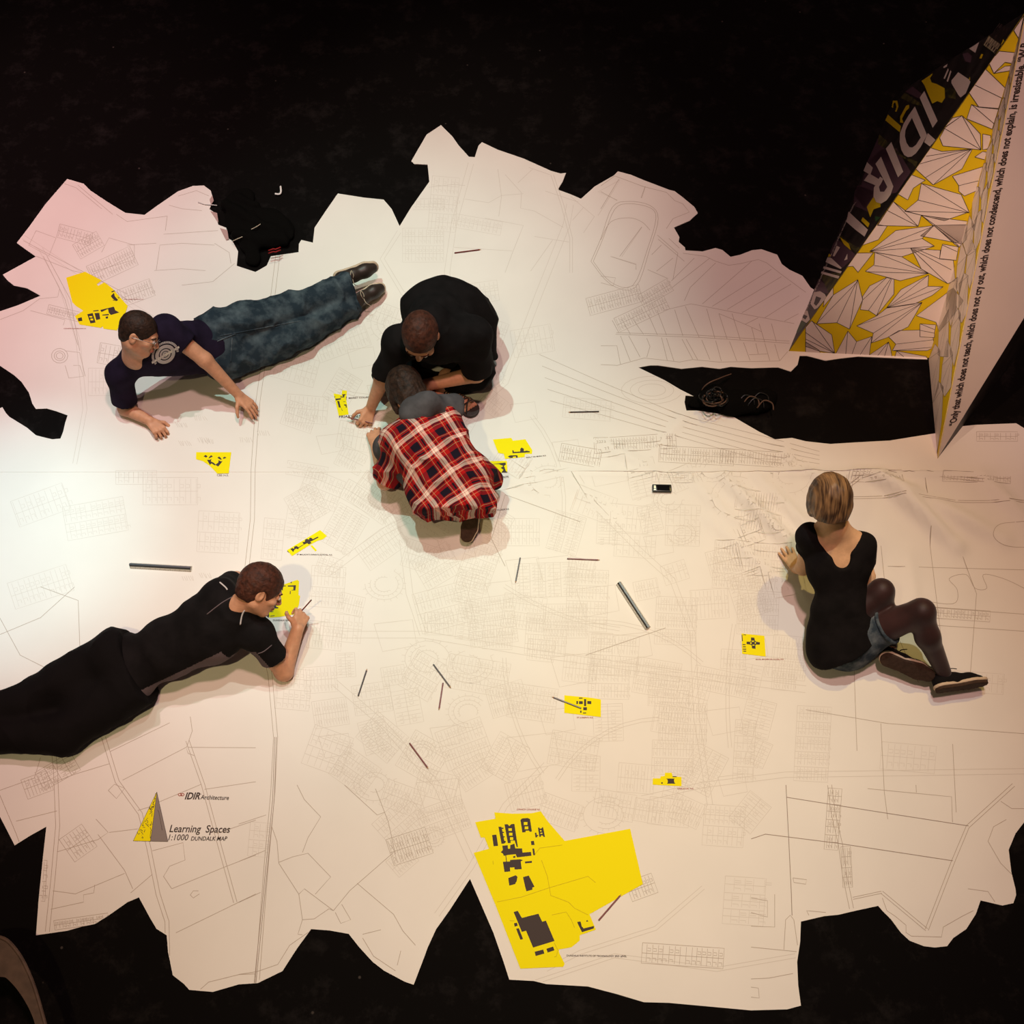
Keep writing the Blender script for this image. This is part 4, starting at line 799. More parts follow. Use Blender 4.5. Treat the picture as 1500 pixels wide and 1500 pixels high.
    big = [[zC([(1075,410),(1010,500),(1190,915),(1258,820)])], [zB([(670,893),(635,935),(712,1115),(745,1080)])],
        [zC([(945,622),(860,740),(790,860),(740,990),(735,1110),(808,1030),(815,950),(850,870),(905,780)]), zC([(945,622),(905,780),(1025,1050),(1112,1015)]),
        zC([(735,1110),(760,1220),(800,1290),(850,1318),(900,1310),(910,1185),(870,1180),(830,1120),(808,1030)]), zC([(900,1310),(960,1265),(1030,1170),(1112,1015),(1025,1050),(960,1150),(910,1185)])],
        [zB([(605,985),(570,1030),(632,1150),(645,1175),(683,1172)]), zB([(683,1172),(645,1175),(625,1205),(600,1205),(605,1280),(640,1260),(665,1225)]), zB([(605,1280),(600,1205),(592,1175),(570,1165),(560,1180),(558,1235),(575,1270)]),
        zB([(570,1165),(592,1175),(605,1155),(620,1125),(600,1110),(590,1125),(530,1090),(497,1135)])]]
    for q in big: prints('large_letter', q, M['card'], f4, tri4, n4, off, True)
    ptext('address_lettering', 'http://www.spaceforlearning.wordpress.com', (1249, 302), (1179, 458), (1262, 310), M['card'], f4, tri4, n4, .0022, 1.6)
    face('rear_panel', [D, W_, G], M['card_dark'], 'dark under panel')
    face('rear_panel', [W_, G, X], M['card_dark'], 'dark closing panel at the side')
    face('rear_panel', [G, K, X], M['card_dark'], 'dark closing panel at the back')
sculpture()

# ------------------------------------------------------------------ implicit-surface modeller for bodies and clothes
class SDF:
    def __init__(s, vs=.006): s.p = []; s.vs = vs
    def cap(s, a, b, ra, rb=None, k=.02, flat=None, fs=1.0, cut=False, op='u'):
        s.p.append(('cap', np.array(a, float), np.array(b, float), ra, ra if rb is None else rb, k, None if flat is None else nrm(flat), fs, cut, op)); return s
    def ell(s, c, r, R=None, k=.02, op='u'):
        s.p.append(('ell', np.array(c, float), np.array(r, float), np.eye(3) if R is None else np.array(R, float), k, op)); return s
    def half(s, p, n, c, rad):     # cut away everything on the n side of the plane, within rad of c
        s.p.append(('half', np.array(p, float), nrm(n), np.array(c, float), rad)); return s
    def slab(s, pts, rs, up, h, k=.01):   # flat sole: discs joined in the plane normal to up
        s.p.append(('slab', [np.array(q, float) for q in pts], rs, nrm(up), h, k)); return s
    def chain(s, pts, rs, k=.02, flat=None, fs=1.0):
        for i in range(len(pts) - 1): s.cap(pts[i], pts[i + 1], rs[i], rs[i + 1], k, flat, fs)
        return s
    def bb(s, q):
        if q[0] == 'cap': r = max(q[3], q[4]); return np.minimum(q[1], q[2]) - r, np.maximum(q[1], q[2]) + r
        if q[0] == 'ell': r = q[2].max(); return q[1] - r, q[1] + r
        if q[0] == 'half': return q[3] - q[4], q[3] + q[4]
        a = np.array(q[1]); r = max(q[2]); return a.min(0) - r, a.max(0) + r
    def build(s, name, m, parent=None, label=None, wr=0, wf=30, floor_z=None):
        vs = s.vs; lo = np.min([s.bb(q)[0] for q in s.p if q[0] != 'half' and q[-1] != 's'], 0) - 4 * vs; hi = np.max([s.bb(q)[1] for q in s.p if q[0] != 'half' and q[-1] != 's'], 0) + 4 * vs
        n = np.ceil((hi - lo) / vs).astype(int) + 1; D = np.full(n, 1.0, np.float32)
        ax = [(lo[i] + vs * np.arange(n[i])).astype(np.float32) for i in range(3)]
        for q in s.p:
            a, b = s.bb(q); k = q[5] if q[0] == 'cap' else q[4] if q[0] == 'ell' else q[5] if q[0] == 'slab' else .002
            pad = k + 3 * vs + .004; i0 = np.maximum(((a - pad - lo) / vs).astype(int), 0); i1 = np.minimum(((b + pad - lo) / vs).astype(int) + 2, n)
            if (i1 <= i0).any(): continue
            sl = tuple(slice(i0[i], i1[i]) for i in range(3))
            X_, Y_, Z_ = np.meshgrid(ax[0][sl[0]], ax[1][sl[1]], ax[2][sl[2]], indexing='ij', sparse=True)
            if q[0] == 'cap':
                _, a, b, ra, rb, k, fl, fs, cut, op = q; ab = b - a; L2 = max(float(ab @ ab), 1e-9)
                px, py, pz = X_ - a[0], Y_ - a[1], Z_ - a[2]; tt = (px * ab[0] + py * ab[1] + pz * ab[2]) / L2; t = np.clip(tt, 0, 1)
                vx, vy, vz = px - t * ab[0], py - t * ab[1], pz - t * ab[2]; d2 = vx * vx + vy * vy + vz * vz
                if fl is not None and fs != 1:
                    c = vx * fl[0] + vy * fl[1] + vz * fl[2]; d2 = d2 + c * c * (fs * fs - 1)
                d = np.sqrt(d2) - (ra + (rb - ra) * t)
                if fl is not None and fs > 1: d = d / (1 + (fs - 1) * .35)
                if cut: d = np.maximum(d, (tt - 1) * math.sqrt(L2))
            elif q[0] == 'ell':
                _, c, r, R, k, op = q; px, py, pz = X_ - c[0], Y_ - c[1], Z_ - c[2]
                u = [(px * R[i][0] + py * R[i][1] + pz * R[i][2]) for i in range(3)]
                k0 = np.sqrt(sum((u[i] / r[i]) ** 2 for i in range(3))); k1 = np.sqrt(sum((u[i] / r[i] ** 2) ** 2 for i in range(3))) + 1e-6
                d = k0 * (k0 - 1) / k1
            elif q[0] == 'half':
                _, p, nn, c, rad = q; d = (X_ - p[0]) * nn[0] + (Y_ - p[1]) * nn[1] + (Z_ - p[2]) * nn[2]
                ball = np.sqrt((X_ - c[0]) ** 2 + (Y_ - c[1]) ** 2 + (Z_ - c[2]) ** 2) - rad
                D[sl] = np.maximum(D[sl], np.minimum(d, -ball)); continue
            else:
                _, pts, rs, upv, h, k = q; d = None; c0 = pts[0]
                hh = (X_ - c0[0]) * upv[0] + (Y_ - c0[1]) * upv[1] + (Z_ - c0[2]) * upv[2]
                for a, b, ra, rb in zip(pts[:-1], pts[1:], rs[:-1], rs[1:]):
                    ab = b - a; L2 = float(ab @ ab); px, py, pz = X_ - a[0], Y_ - a[1], Z_ - a[2]; t = np.clip((px * ab[0] + py * ab[1] + pz * ab[2]) / L2, 0, 1)
                    vx, vy, vz = px - t * ab[0], py - t * ab[1], pz - t * ab[2]; c = vx * upv[0] + vy * upv[1] + vz * upv[2]
                    e = np.sqrt(np.maximum(vx * vx + vy * vy + vz * vz - c * c, 0)) - (ra + (rb - ra) * t)
                    d = e if d is None else np.minimum(d, e)
                d = np.maximum(d, np.abs(hh) - h); op = 'u'
            cur = D[sl]; d = d.astype(np.float32) if hasattr(d, 'astype') else d
            if q[0] in ('cap', 'ell') and op == 's':
                hh = np.maximum(k - np.abs(cur + d), 0) / k; D[sl] = np.maximum(cur, -d) + hh * hh * k * .25
            else:
                hh = np.maximum(k - np.abs(cur - d), 0) / k; D[sl] = np.minimum(cur, d) - hh * hh * k * .25
        if wr:
            m_ = np.argwhere(np.abs(D) < vs * 3); q = lo + m_ * vs
            w1 = np.sin(q[:, 0] * wf + 2.1 * np.sin(q[:, 1] * wf * .45 + 1.7 * q[:, 2] * wf * .3)); w2 = np.sin(q[:, 1] * wf * 1.2 + 2.3 * np.sin(q[:, 0] * wf * .5 + q[:, 2] * wf * .6))
            w3 = np.sin((q[:, 0] + q[:, 1] - q[:, 2]) * wf * 1.9 + 2 * np.sin(q[:, 0] * wf * .9))
            D[tuple(m_.T)] += wr * (w1 * .5 + w2 * .35 + w3 * .3)
        if floor_z is not None:
            D = np.maximum(D, (floor_z - ax[2])[None, None, :].astype(np.float32))
        Sg = D < 0; c = np.zeros(tuple(np.array(D.shape) - 1), np.int8); cr = [(i, j, k_) for i in (0, 1) for j in (0, 1) for k_ in (0, 1)]
        g = lambda A_, o: A_[o[0]:A_.shape[0] - 1 + o[0], o[1]:A_.shape[1] - 1 + o[1], o[2]:A_.shape[2] - 1 + o[2]]
        for o in cr: c += g(Sg, o)
        act = (c > 0) & (c < 8); ai = np.argwhere(act); idx = np.full(act.shape, -1, np.int32); idx[tuple(ai.T)] = np.arange(len(ai))
        pos = np.zeros((len(ai), 3)); cnt = np.zeros(len(ai))
        vals = {o: D[tuple((ai + o).T)] for o in cr}
        for o in cr:
            for x in range(3):
                if o[x] == 0:
                    o2 = list(o); o2[x] = 1; o2 = tuple(o2); d1 = vals[o]; d2 = vals[o2]; mk = (d1 < 0) != (d2 < 0)
                    t = np.where(mk, d1 / np.where(mk, d1 - d2, 1), 0); e = np.array(o, float) + t[:, None] * (np.array(o2) - np.array(o)); pos += e * mk[:, None]; cnt += mk
        V = lo + (ai + pos / cnt[:, None]) * vs; FF = []
        for x in range(3):
            y, zz = (x + 1) % 3, (x + 2) % 3
            s0 = [slice(1, -1)] * 3; s1 = [slice(1, -1)] * 3; s0[x] = slice(0, -1); s1[x] = slice(1, None)
            A0 = Sg[tuple(s0)]; A1 = Sg[tuple(s1)]; e = np.argwhere(A0 != A1); of = np.array([1, 1, 1]); of[x] = 0; e2 = e + of; flip = A0[tuple(e.T)]
            dy = np.zeros(3, int); dy[y] = 1; dz = np.zeros(3, int); dz[zz] = 1
            q = np.stack([idx[tuple((e2 - dy - dz).T)], idx[tuple((e2 - dz).T)], idx[tuple(e2.T)], idx[tuple((e2 - dy).T)]], 1)
            q[~flip] = q[~flip][:, ::-1]; FF.append(q)
        FF = np.concatenate(FF)
        o = obj(name, V, FF.tolist(), m, parent, True, label); return o

def frame(fwd, up):
    f = nrm(fwd); u = np.asarray(up, float); u = nrm(u - f * (u @ f)); r = np.cross(f, u); return r, f, u
def head(B, c, fwd, up, neck, sc=1.0, neck_r=.058):
    r, f, u = frame(fwd, up); R = np.array([r, f, u]); c = np.array(c, float)
    Lp = lambda x, y, zz: c + sc * (r * x + f * y + u * zz)
    B.ell(Lp(0, -.012, .028), np.array([.074, .094, .086]) * sc, R, .01)
    B.ell(Lp(0, .022, -.035), np.array([.060, .064, .074]) * sc, R, .03)
    B.ell(Lp(0, .058, -.092), np.array([.024, .022, .018]) * sc, R, .03)
    B.cap(Lp(-.052, -.005, -.062), Lp(-.018, .052, -.092), .016 * sc, .014 * sc, .025); B.cap(Lp(.052, -.005, -.062), Lp(.018, .052, -.092), .016 * sc, .014 * sc, .025)
    B.ell(Lp(0, .080, .024), np.array([.046, .012, .009]) * sc, R, .015)
    for s_ in (-1, 1):
        B.ell(Lp(s_ * .031, .093, .004), np.array([.015, .012, .010]) * sc, R, .012, 's')
        B.ell(Lp(s_ * .045, .062, -.022), np.array([.020, .020, .016]) * sc, R, .02)
        B.ell(Lp(s_ * .031, .080, .004), np.array([.0125, .0125, .0125]) * sc, R, .002)
        e = c + sc * (r * s_ * .077 + f * -.008 + u * -.004)
        B.ell(e, np.array([.009, .019, .031]) * sc, R, .006); B.ell(e + sc * (r * s_ * .008 + f * .004), np.array([.006, .010, .018]) * sc, R, .004, 's')
    B.chain([Lp(0, .086, .010), Lp(0, .104, -.026)], [.0075 * sc, .012 * sc], .012); B.ell(Lp(0, .096, -.032), np.array([.018, .010, .008]) * sc, R, .008)
    B.ell(Lp(0, .083, -.056), np.array([.024, .010, .0065]) * sc, R, .006); B.ell(Lp(0, .082, -.067), np.array([.020, .010, .007]) * sc, R, .006)
    B.chain([Lp(0, -.025, -.045), np.array(neck, float)], [neck_r * sc, neck_r * 1.1], .035)
    return R, Lp
def face_bits(par, c, fwd, up, sc=1.0, brow='hair_dark', glasses=False):
    r, f, u = frame(fwd, up); c = np.array(c, float); Lp = lambda x, y, zz: c + sc * (r * x + f * y + u * zz)
    for s_ in (-1, 1):
        e = SDF(.0025); e.ell(Lp(s_ * .031, .0835, .004), [.0115 * sc] * 3); eo = e.build('eye', M['eye'], par)
        i_ = SDF(.002); i_.ell(Lp(s_ * .031, .0925, .003), [.0055 * sc, .0045 * sc, .0055 * sc], np.array([r, f, u]) ); i_.build('iris', M['iris'], eo)
        tube('eyebrow', [Lp(s_ * .014, .0895, .021), Lp(s_ * .033, .0905, .026), Lp(s_ * .050, .078, .022)], .0038 * sc, M[brow], par, 6)
    tube('lips', [Lp(-.022, .086, -.061), Lp(-.008, .0925, -.060), Lp(.008, .0925, -.060), Lp(.022, .086, -.061)], .0045 * sc, M['lips'], par, 6)
    if glasses:
        g = tube('glasses', [Lp(-.008, .108, .008), Lp(0, .112, .011), Lp(.008, .108, .008)], .0014, M['steel'], par, 6, label='thin metal framed glasses')
        for s_ in (-1, 1):
            tube('rim', [Lp(s_ * .033 + .024 * math.cos(t), .106 - .006 * abs(math.cos(t)), .002 + .017 * math.sin(t)) for t in np.linspace(0, 2 * math.pi, 16)[:-1]], .0014, M['steel'], g, 6, True)
            tube('temple', [Lp(s_ * .057, .102, .008), Lp(s_ * .078, .05, .008), Lp(s_ * .083, -.012, .002), Lp(s_ * .082, -.026, -.012)], .0014, M['steel'], g, 6)
def hair_short(par, c, fwd, up, m, sc=1.0, thick=.010, label='short cropped hair', wr=.0012):
    r, f, u = frame(fwd, up); R = np.array([r, f, u]); c = np.array(c, float); Lp = lambda x, y, zz: c + sc * (r * x + f * y + u * zz)
    h = SDF(.0045); h.ell(Lp(0, -.014, .030), (np.array([.074, .092, .086]) + thick) * sc, R, .01); h.ell(Lp(0, -.045, -.02), (np.array([.060, .050, .060]) + thick) * sc, R, .02)
    h.ell(Lp(0, .105, -.045), np.array([.082, .085, .098]) * sc, R, .012, 's')
    for s_ in (-1, 1): h.ell(Lp(s_ * .085, .004, -.022), np.array([.030, .026, .040]) * sc, R, .008, 's')
    h.half(Lp(0, 0, -.062), -u, c, .4)
    return h.build('hair', m, par, label, wr, 140)

def hand(B, wrist, X, N, Tm, curl=.35, sc=1.0, spread=1.0, thumb=.5, curls=None):
    """X finger direction, N palm side, Tm thumb side"""
    X = nrm(X); N = nrm(N - X * (np.dot(N, X))); Tm = np.asarray(Tm, float); s0 = np.sign(np.cross(X, N) @ Tm) or 1; Tm = np.cross(X, N) * s0
    w_ = np.array(wrist, float); kn = []
    for i, o in enumerate((.030, .010, -.011, -.031)):
        a = w_ + sc * (X * .012 + Tm * o * .55); b = w_ + sc * (X * (.088 - .006 * abs(i - 1)) + Tm * o)
        B.cap(a, b, .0125 * sc, .0105 * sc, .012); kn.append(b)
    B.cap(w_ + sc * (X * .02 + Tm * .022 + N * .006), w_ + sc * (X * .05 + Tm * .026 + N * .006), .014 * sc, .012 * sc, .014)
    for i, L in enumerate((.070, .078, .073, .057)):
        d = nrm(X + Tm * (1.2 - i) * .07 * spread); p = kn[i]; r = .0088 * sc
        cu = curls[i] if curls else curl * (1 + .12 * i)
        ang = cu * .8
        for j, fr in enumerate((.45, .30, .25)):
            dd = d * math.cos(ang) + N * math.sin(ang); q = p + dd * L * fr * sc; r2 = r - .0007 * sc
            B.cap(p, q, r, r2, .006 if j == 0 else .003); p = q; r = r2; ang += cu * (1.0 if j == 0 else .7)
    p = w_ + sc * (X * .022 + Tm * .024 + N * .004); d = nrm(X * .55 + Tm * .75 + N * .25)
    for j, (L, r1, r2) in enumerate(((.042, .0125, .0105), (.031, .0105, .0092), (.026, .0092, .0078))):
        q = p + d * L * sc; B.cap(p, q, r1 * sc, r2 * sc, .008 if j == 0 else .004); p = q; d = nrm(d + X * .35 * thumb + N * .5 * thumb - Tm * .45 * thumb)

def torso(B, lsh, rsh, lhip, rhip, front, off=0.0, w=1.0, k=.06, pelvis=True, belly=1.0, chest=1.0, ww=1.0):
    ms = (lsh + rsh) / 2; mh = (lhip + rhip) / 2; sp = mh - ms; L = np.linalg.norm(sp); s_ = nrm(sp); side = nrm(lsh - rsh); side = nrm(side - s_ * (side @ s_)); fr = np.cross(side, s_); fr = fr if fr @ front > 0 else -fr
    sideh = nrm(lhip - rhip); sideh = nrm(sideh - s_ * (sideh @ s_)); frh = np.cross(sideh, s_); frh = frh if frh @ front > 0 else -frh
    R = np.array([side, s_, fr]); Rh = np.array([sideh, s_, frh]); sm = nrm(side + sideh); R2 = np.array([sm, s_, nrm(np.cross(sm, s_)) * (1 if np.cross(sm, s_) @ fr > 0 else -1)])
    B.cap(lsh, rsh, (.060 + off) * w, None, k)
    B.ell(ms + sp * .26, (np.array([.163, .19, .108 * chest]) + off) * w, R, k)
    B.ell(ms + sp * .62, (np.array([.143 * ww, .17, .102 * belly]) + off) * w, R2, k)
    if pelvis: B.ell(mh - s_ * .01, (np.array([.163, .125, .112]) + off) * w, Rh, k)
    return ms, mh, s_, side, fr
J_ = lambda *a: P(*a)
def shoe(par, heel, X, U, upper_m, sole_m, L=.285, high=False, rim=None, lace='lace', name='shoe', label=None, laces=True):
    """heel: point under the heel on the sole plane; X to the toe; U sole to ankle"""
    X = nrm(X); U = np.asarray(U, float); U = nrm(U - X * (U @ X)); Y = np.cross(U, X); heel = np.array(heel, float); q = L / .285
    Lp = lambda x, y, zz: heel + (X * x + Y * y + U * zz) * q
    up = SDF(.0045); up.chain([Lp(.04, 0, .045), Lp(.11, 0, .045), Lp(.19, 0, .030), Lp(.238, 0, .024)], [.036 * q, .037 * q, .038 * q, .030 * q], .03, U, 1.0)
    up.chain([Lp(.045, 0, .05), Lp(.052, 0, .118 if high else .085)], [.038 * q, .040 * q], .03)
    up.half(Lp(0, 0, .014), -U, heel, .6)
    up.half(Lp(0, 0, .135 if high else .092), U, heel, .6)
    s_ = up.build(name, upper_m, par, label)
    so = SDF(.004); so.slab([Lp(.036, 0, .010), Lp(.11, .002, .010), Lp(.195, 0, .010), Lp(.242, 0, .010)], [.038 * q, .035 * q, .047 * q, .036 * q], U, .011); so.build('sole', sole_m, s_)
    if rim:
        ri = SDF(.004); ri.slab([Lp(.036, 0, .022), Lp(.11, .002, .022), Lp(.195, 0, .022), Lp(.242, 0, .022)], [.0425 * q, .0395 * q, .0515 * q, .0405 * q], U, .008); ri.build('sole_rim', rim, s_)
    if laces:
        for i in range(4):
            x = .10 + i * .024; hz = .083 - i * .009
            tube('lace', [Lp(x, -.026, hz - .010), Lp(x + .004, 0, hz + .004), Lp(x, .026, hz - .010)], .0026, M[lace], s_, 6)
        tube('lace', smooth_path([Lp(.095, 0, .09), Lp(.09, .03, .105), Lp(.105, .05, .085), Lp(.11, .02, .09), Lp(.10, 0, .09), Lp(.10, -.03, .10), Lp(.12, -.055, .085)], 4), .0024, M[lace], s_, 6)
    return s_, Lp

def person(base, label, group=None):
    return empty('person', base, label, 'person', group)
UP = np.array([0, 0, 1.0])
def mixp(a, b, t): return np.asarray(a) + (np.asarray(b) - np.asarray(a)) * t

# ------------------------------------------------------------------ man in jeans lying on his side (upper left)
def man_jeans():
    p = person(P(260, 540, 0), 'man in navy T-shirt, blue jeans and glasses lying on his side, propped on one elbow')
    lsh, rsh = P(243, 482, .50), P(176, 548, .27); lhip, rhip = P(318, 482, .25), P(322, 530, .12)
    front = np.array([-.15, -.85, .5]); hc = P(204, 489, .56); fwd, up = np.array([.90, -.28, -.36]), np.array([.12, .62, .78]); neck = P(199, 522, .40)
    rel, rwr = P(184, 598, .045), P(220, 617, .05); lel, lwr = P(300, 527, .34), P(349, 578, .12)
    B = SDF(.0042); torso(B, lsh, rsh, lhip, rhip, front, -.004, 1, .05)
    B.cap(mixp(lsh, rsh, .5), neck, .06, .055, .04)
    R, Lp = head(B, hc, fwd, up, neck)
    B.chain([lsh, lel, lwr], [.050, .041, .027], .02); B.chain([rsh, rel, rwr], [.050, .042, .028], .02)
    hand(B, lwr, P(374, 602, .06) - lwr, np.array([-.3, -.2, -1.]), np.array([-.4, -.7, 0]), .22)
    hand(B, rwr, P(244, 640, .05) - rwr, np.array([-.4, .1, -.9]), np.array([.7, .5, .3]), .75, 1, .8, .8)
    B.build('body', M['skin'], p)
    face_bits(p, hc, fwd, up, 1, 'hair_dark', True); hair_short(p, hc, fwd, up, M['hair_dark'], 1, .006)
    T_ = SDF(.006); torso(T_, lsh, rsh, lhip, rhip, front, .014, 1, .06)
    mh = (lhip + rhip) / 2; ms = (lsh + rsh) / 2
    T_.cap(lsh, mixp(lsh, lel, .52), .068, .066, .05, cut=True); T_.cap(rsh, mixp(rsh, rel, .80), .066, .070, .05, cut=True)
    T_.cap(ms, mixp(ms, neck, .5), .075, .07, .04, cut=True)
    T_.half(mh - nrm(mh - ms) * .01, mh - ms, mh, .5)
    sh = T_.build('t_shirt', M['navy'], p, None, .002, 28)
    # print on the chest: fan shaped emblem with a sweep line
    c0 = P(241, 514, .45); side = nrm(lsh - rsh); ax = nrm(P(262, 500, .46) - P(222, 530, .42)); nn = nrm(CAM - c0 + np.array([0, -1.2, 0])); ax = nrm(ax - nn * (ax @ nn)); ay = np.cross(nn, ax)
    c0 = mixp(lsh, rsh, .5) + nrm(mh - ms) * .13
    from mathutils.bvhtree import BVHTree
    me = sh.data; wl = wloc(sh); bv = BVHTree.FromPolygons([tuple(np.array(v.co) + wl) for v in me.vertices], [tuple(q.vertices) for q in me.polygons])
    def onshirt(px, py):
        d = nrm(P(px, py, 0) - CAM); h = bv.ray_cast(Vector(CAM), Vector(d))
        return None if h[0] is None else np.array(h[0]) - d * .003
    def decal(cells, name, m, parent):
        V = []; Fc = []
        for cell in cells:
            q = [onshirt(*c) for c in cell]
            if any(x is None for x in q): continue
            o = len(V); V += q; Fc.append(tuple(range(o, o + len(q)))[::-1])
        return obj(name, V, Fc, m, parent)
    cells = []; cx, cy, rot = 242, 519, math.radians(-28)
    Tt = lambda r_, a: (cx + (r_ * math.cos(a)) * math.cos(rot) - (r_ * .72 * -math.sin(a)) * -math.sin(rot) * -1, cy + (r_ * math.cos(a)) * math.sin(rot) - r_ * .78 * math.sin(a))
    for r0, r1, aw in ((5.5, 8.5, 6.3), (10, 15.5, 6.3), (17.5, 21, 3.9)):
        n = 30
        for k in range(n):
            a0 = -.35 + aw * k / n; a1 = -.35 + aw * (k + (.97 if r0 < 17 else .75)) / n
            cells.append([Tt(r0, a0), Tt(r1, a0), Tt(r1, a1), Tt(r0, a1)])
    for k in range(12): cells.append([Tt(1.5 + 0, k * .52), Tt(4.5, k * .52), Tt(4.5, (k + .9) * .52), Tt(1.5, (k + .9) * .52)])
    decal(cells, 'shirt_emblem', M['piping'], sh)
    decal([[(222 + 5 * k, 530 - 2.9 * k), (227 + 5 * k, 527.1 - 2.9 * k), (228 + 5 * k, 530.0 - 2.9 * k), (223 + 5 * k, 533.0 - 2.9 * k)] for k in range(8)], 'shirt_emblem', M['ruler_white'], sh)
    # jeans
    lk, rk = P(428, 452, .17), P(438, 490, .10); la, ra = P(514, 420, .14), P(520, 440, .08)
    Q = SDF(.006); mh2 = mh; sideh = nrm(lhip - rhip); s_ = nrm(mh - ms)
    Q.ell(mh + s_ * .03, [.165, .15, .125], np.array([sideh, s_, np.cross(sideh, s_)]), .05)
    Q.cap(mh - s_ * .05, mh, .135, .15, .05, np.cross(sideh, s_), 1.25)
    Q.chain([lhip, lk], [.112, .085], .05); Q.cap(lk, la, .082, .080, .03, cut=True)
    Q.chain([rhip, rk], [.105, .085], .04); Q.cap(rk, ra, .082, .078, .03, cut=True)
    jn = folds(Q.build('jeans', M['denim'], p, None, .003, 17, .012), .022, .15)
    # seams, pocket, cuff
    def onj(pts, r, m, nm):
        me = jn.data; bv2 = onj.bv
        out = []
        for q in pts:
            d = nrm(P(q[0], q[1], 0) - CAM); h = bv2.ray_cast(Vector(CAM), Vector(d))
            if h[0] is not None: out.append(np.array(h[0]))
        if len(out) > 2: tube(nm, out, r, m, jn, 5)
    wj = wloc(jn); onj.bv = bvh_of(jn)
    lin = lambda a, b, n=14: [mixp(a, b, t) for t in np.linspace(0, 1, n)]
    onj(lin((318, 500), (345, 489)) , .004, M['denim_pale'], 'pocket_seam'); onj(lin((322, 492), (440, 470), 24), .003, M['denim_pale'], 'leg_seam'); onj(lin((340, 495), (338, 530)), .003, M['denim_pale'], 'pocket_seam')
    onj(lin((512, 408), (524, 452)), .005, M['denim'], 'cuff_seam')
    # trainers
    h1, t1 = P(488, 407, .13), P(553, 388, .12); shoe(p, h1, t1 - h1, np.array([.15, -.80, .42]), M['leather'], M['rubber_white'], .285, False, None, 'lace_pale', 'shoe', 'black trainer with pale lugged sole')
    h2, t2 = P(506, 447, .06), P(552, 424, .05); shoe(p, h2, t2 - h2, np.array([-.3, -.75, .5]), M['leather'], M['rubber_white'], .275, False, None, 'lace_pale', 'shoe')
man_jeans()

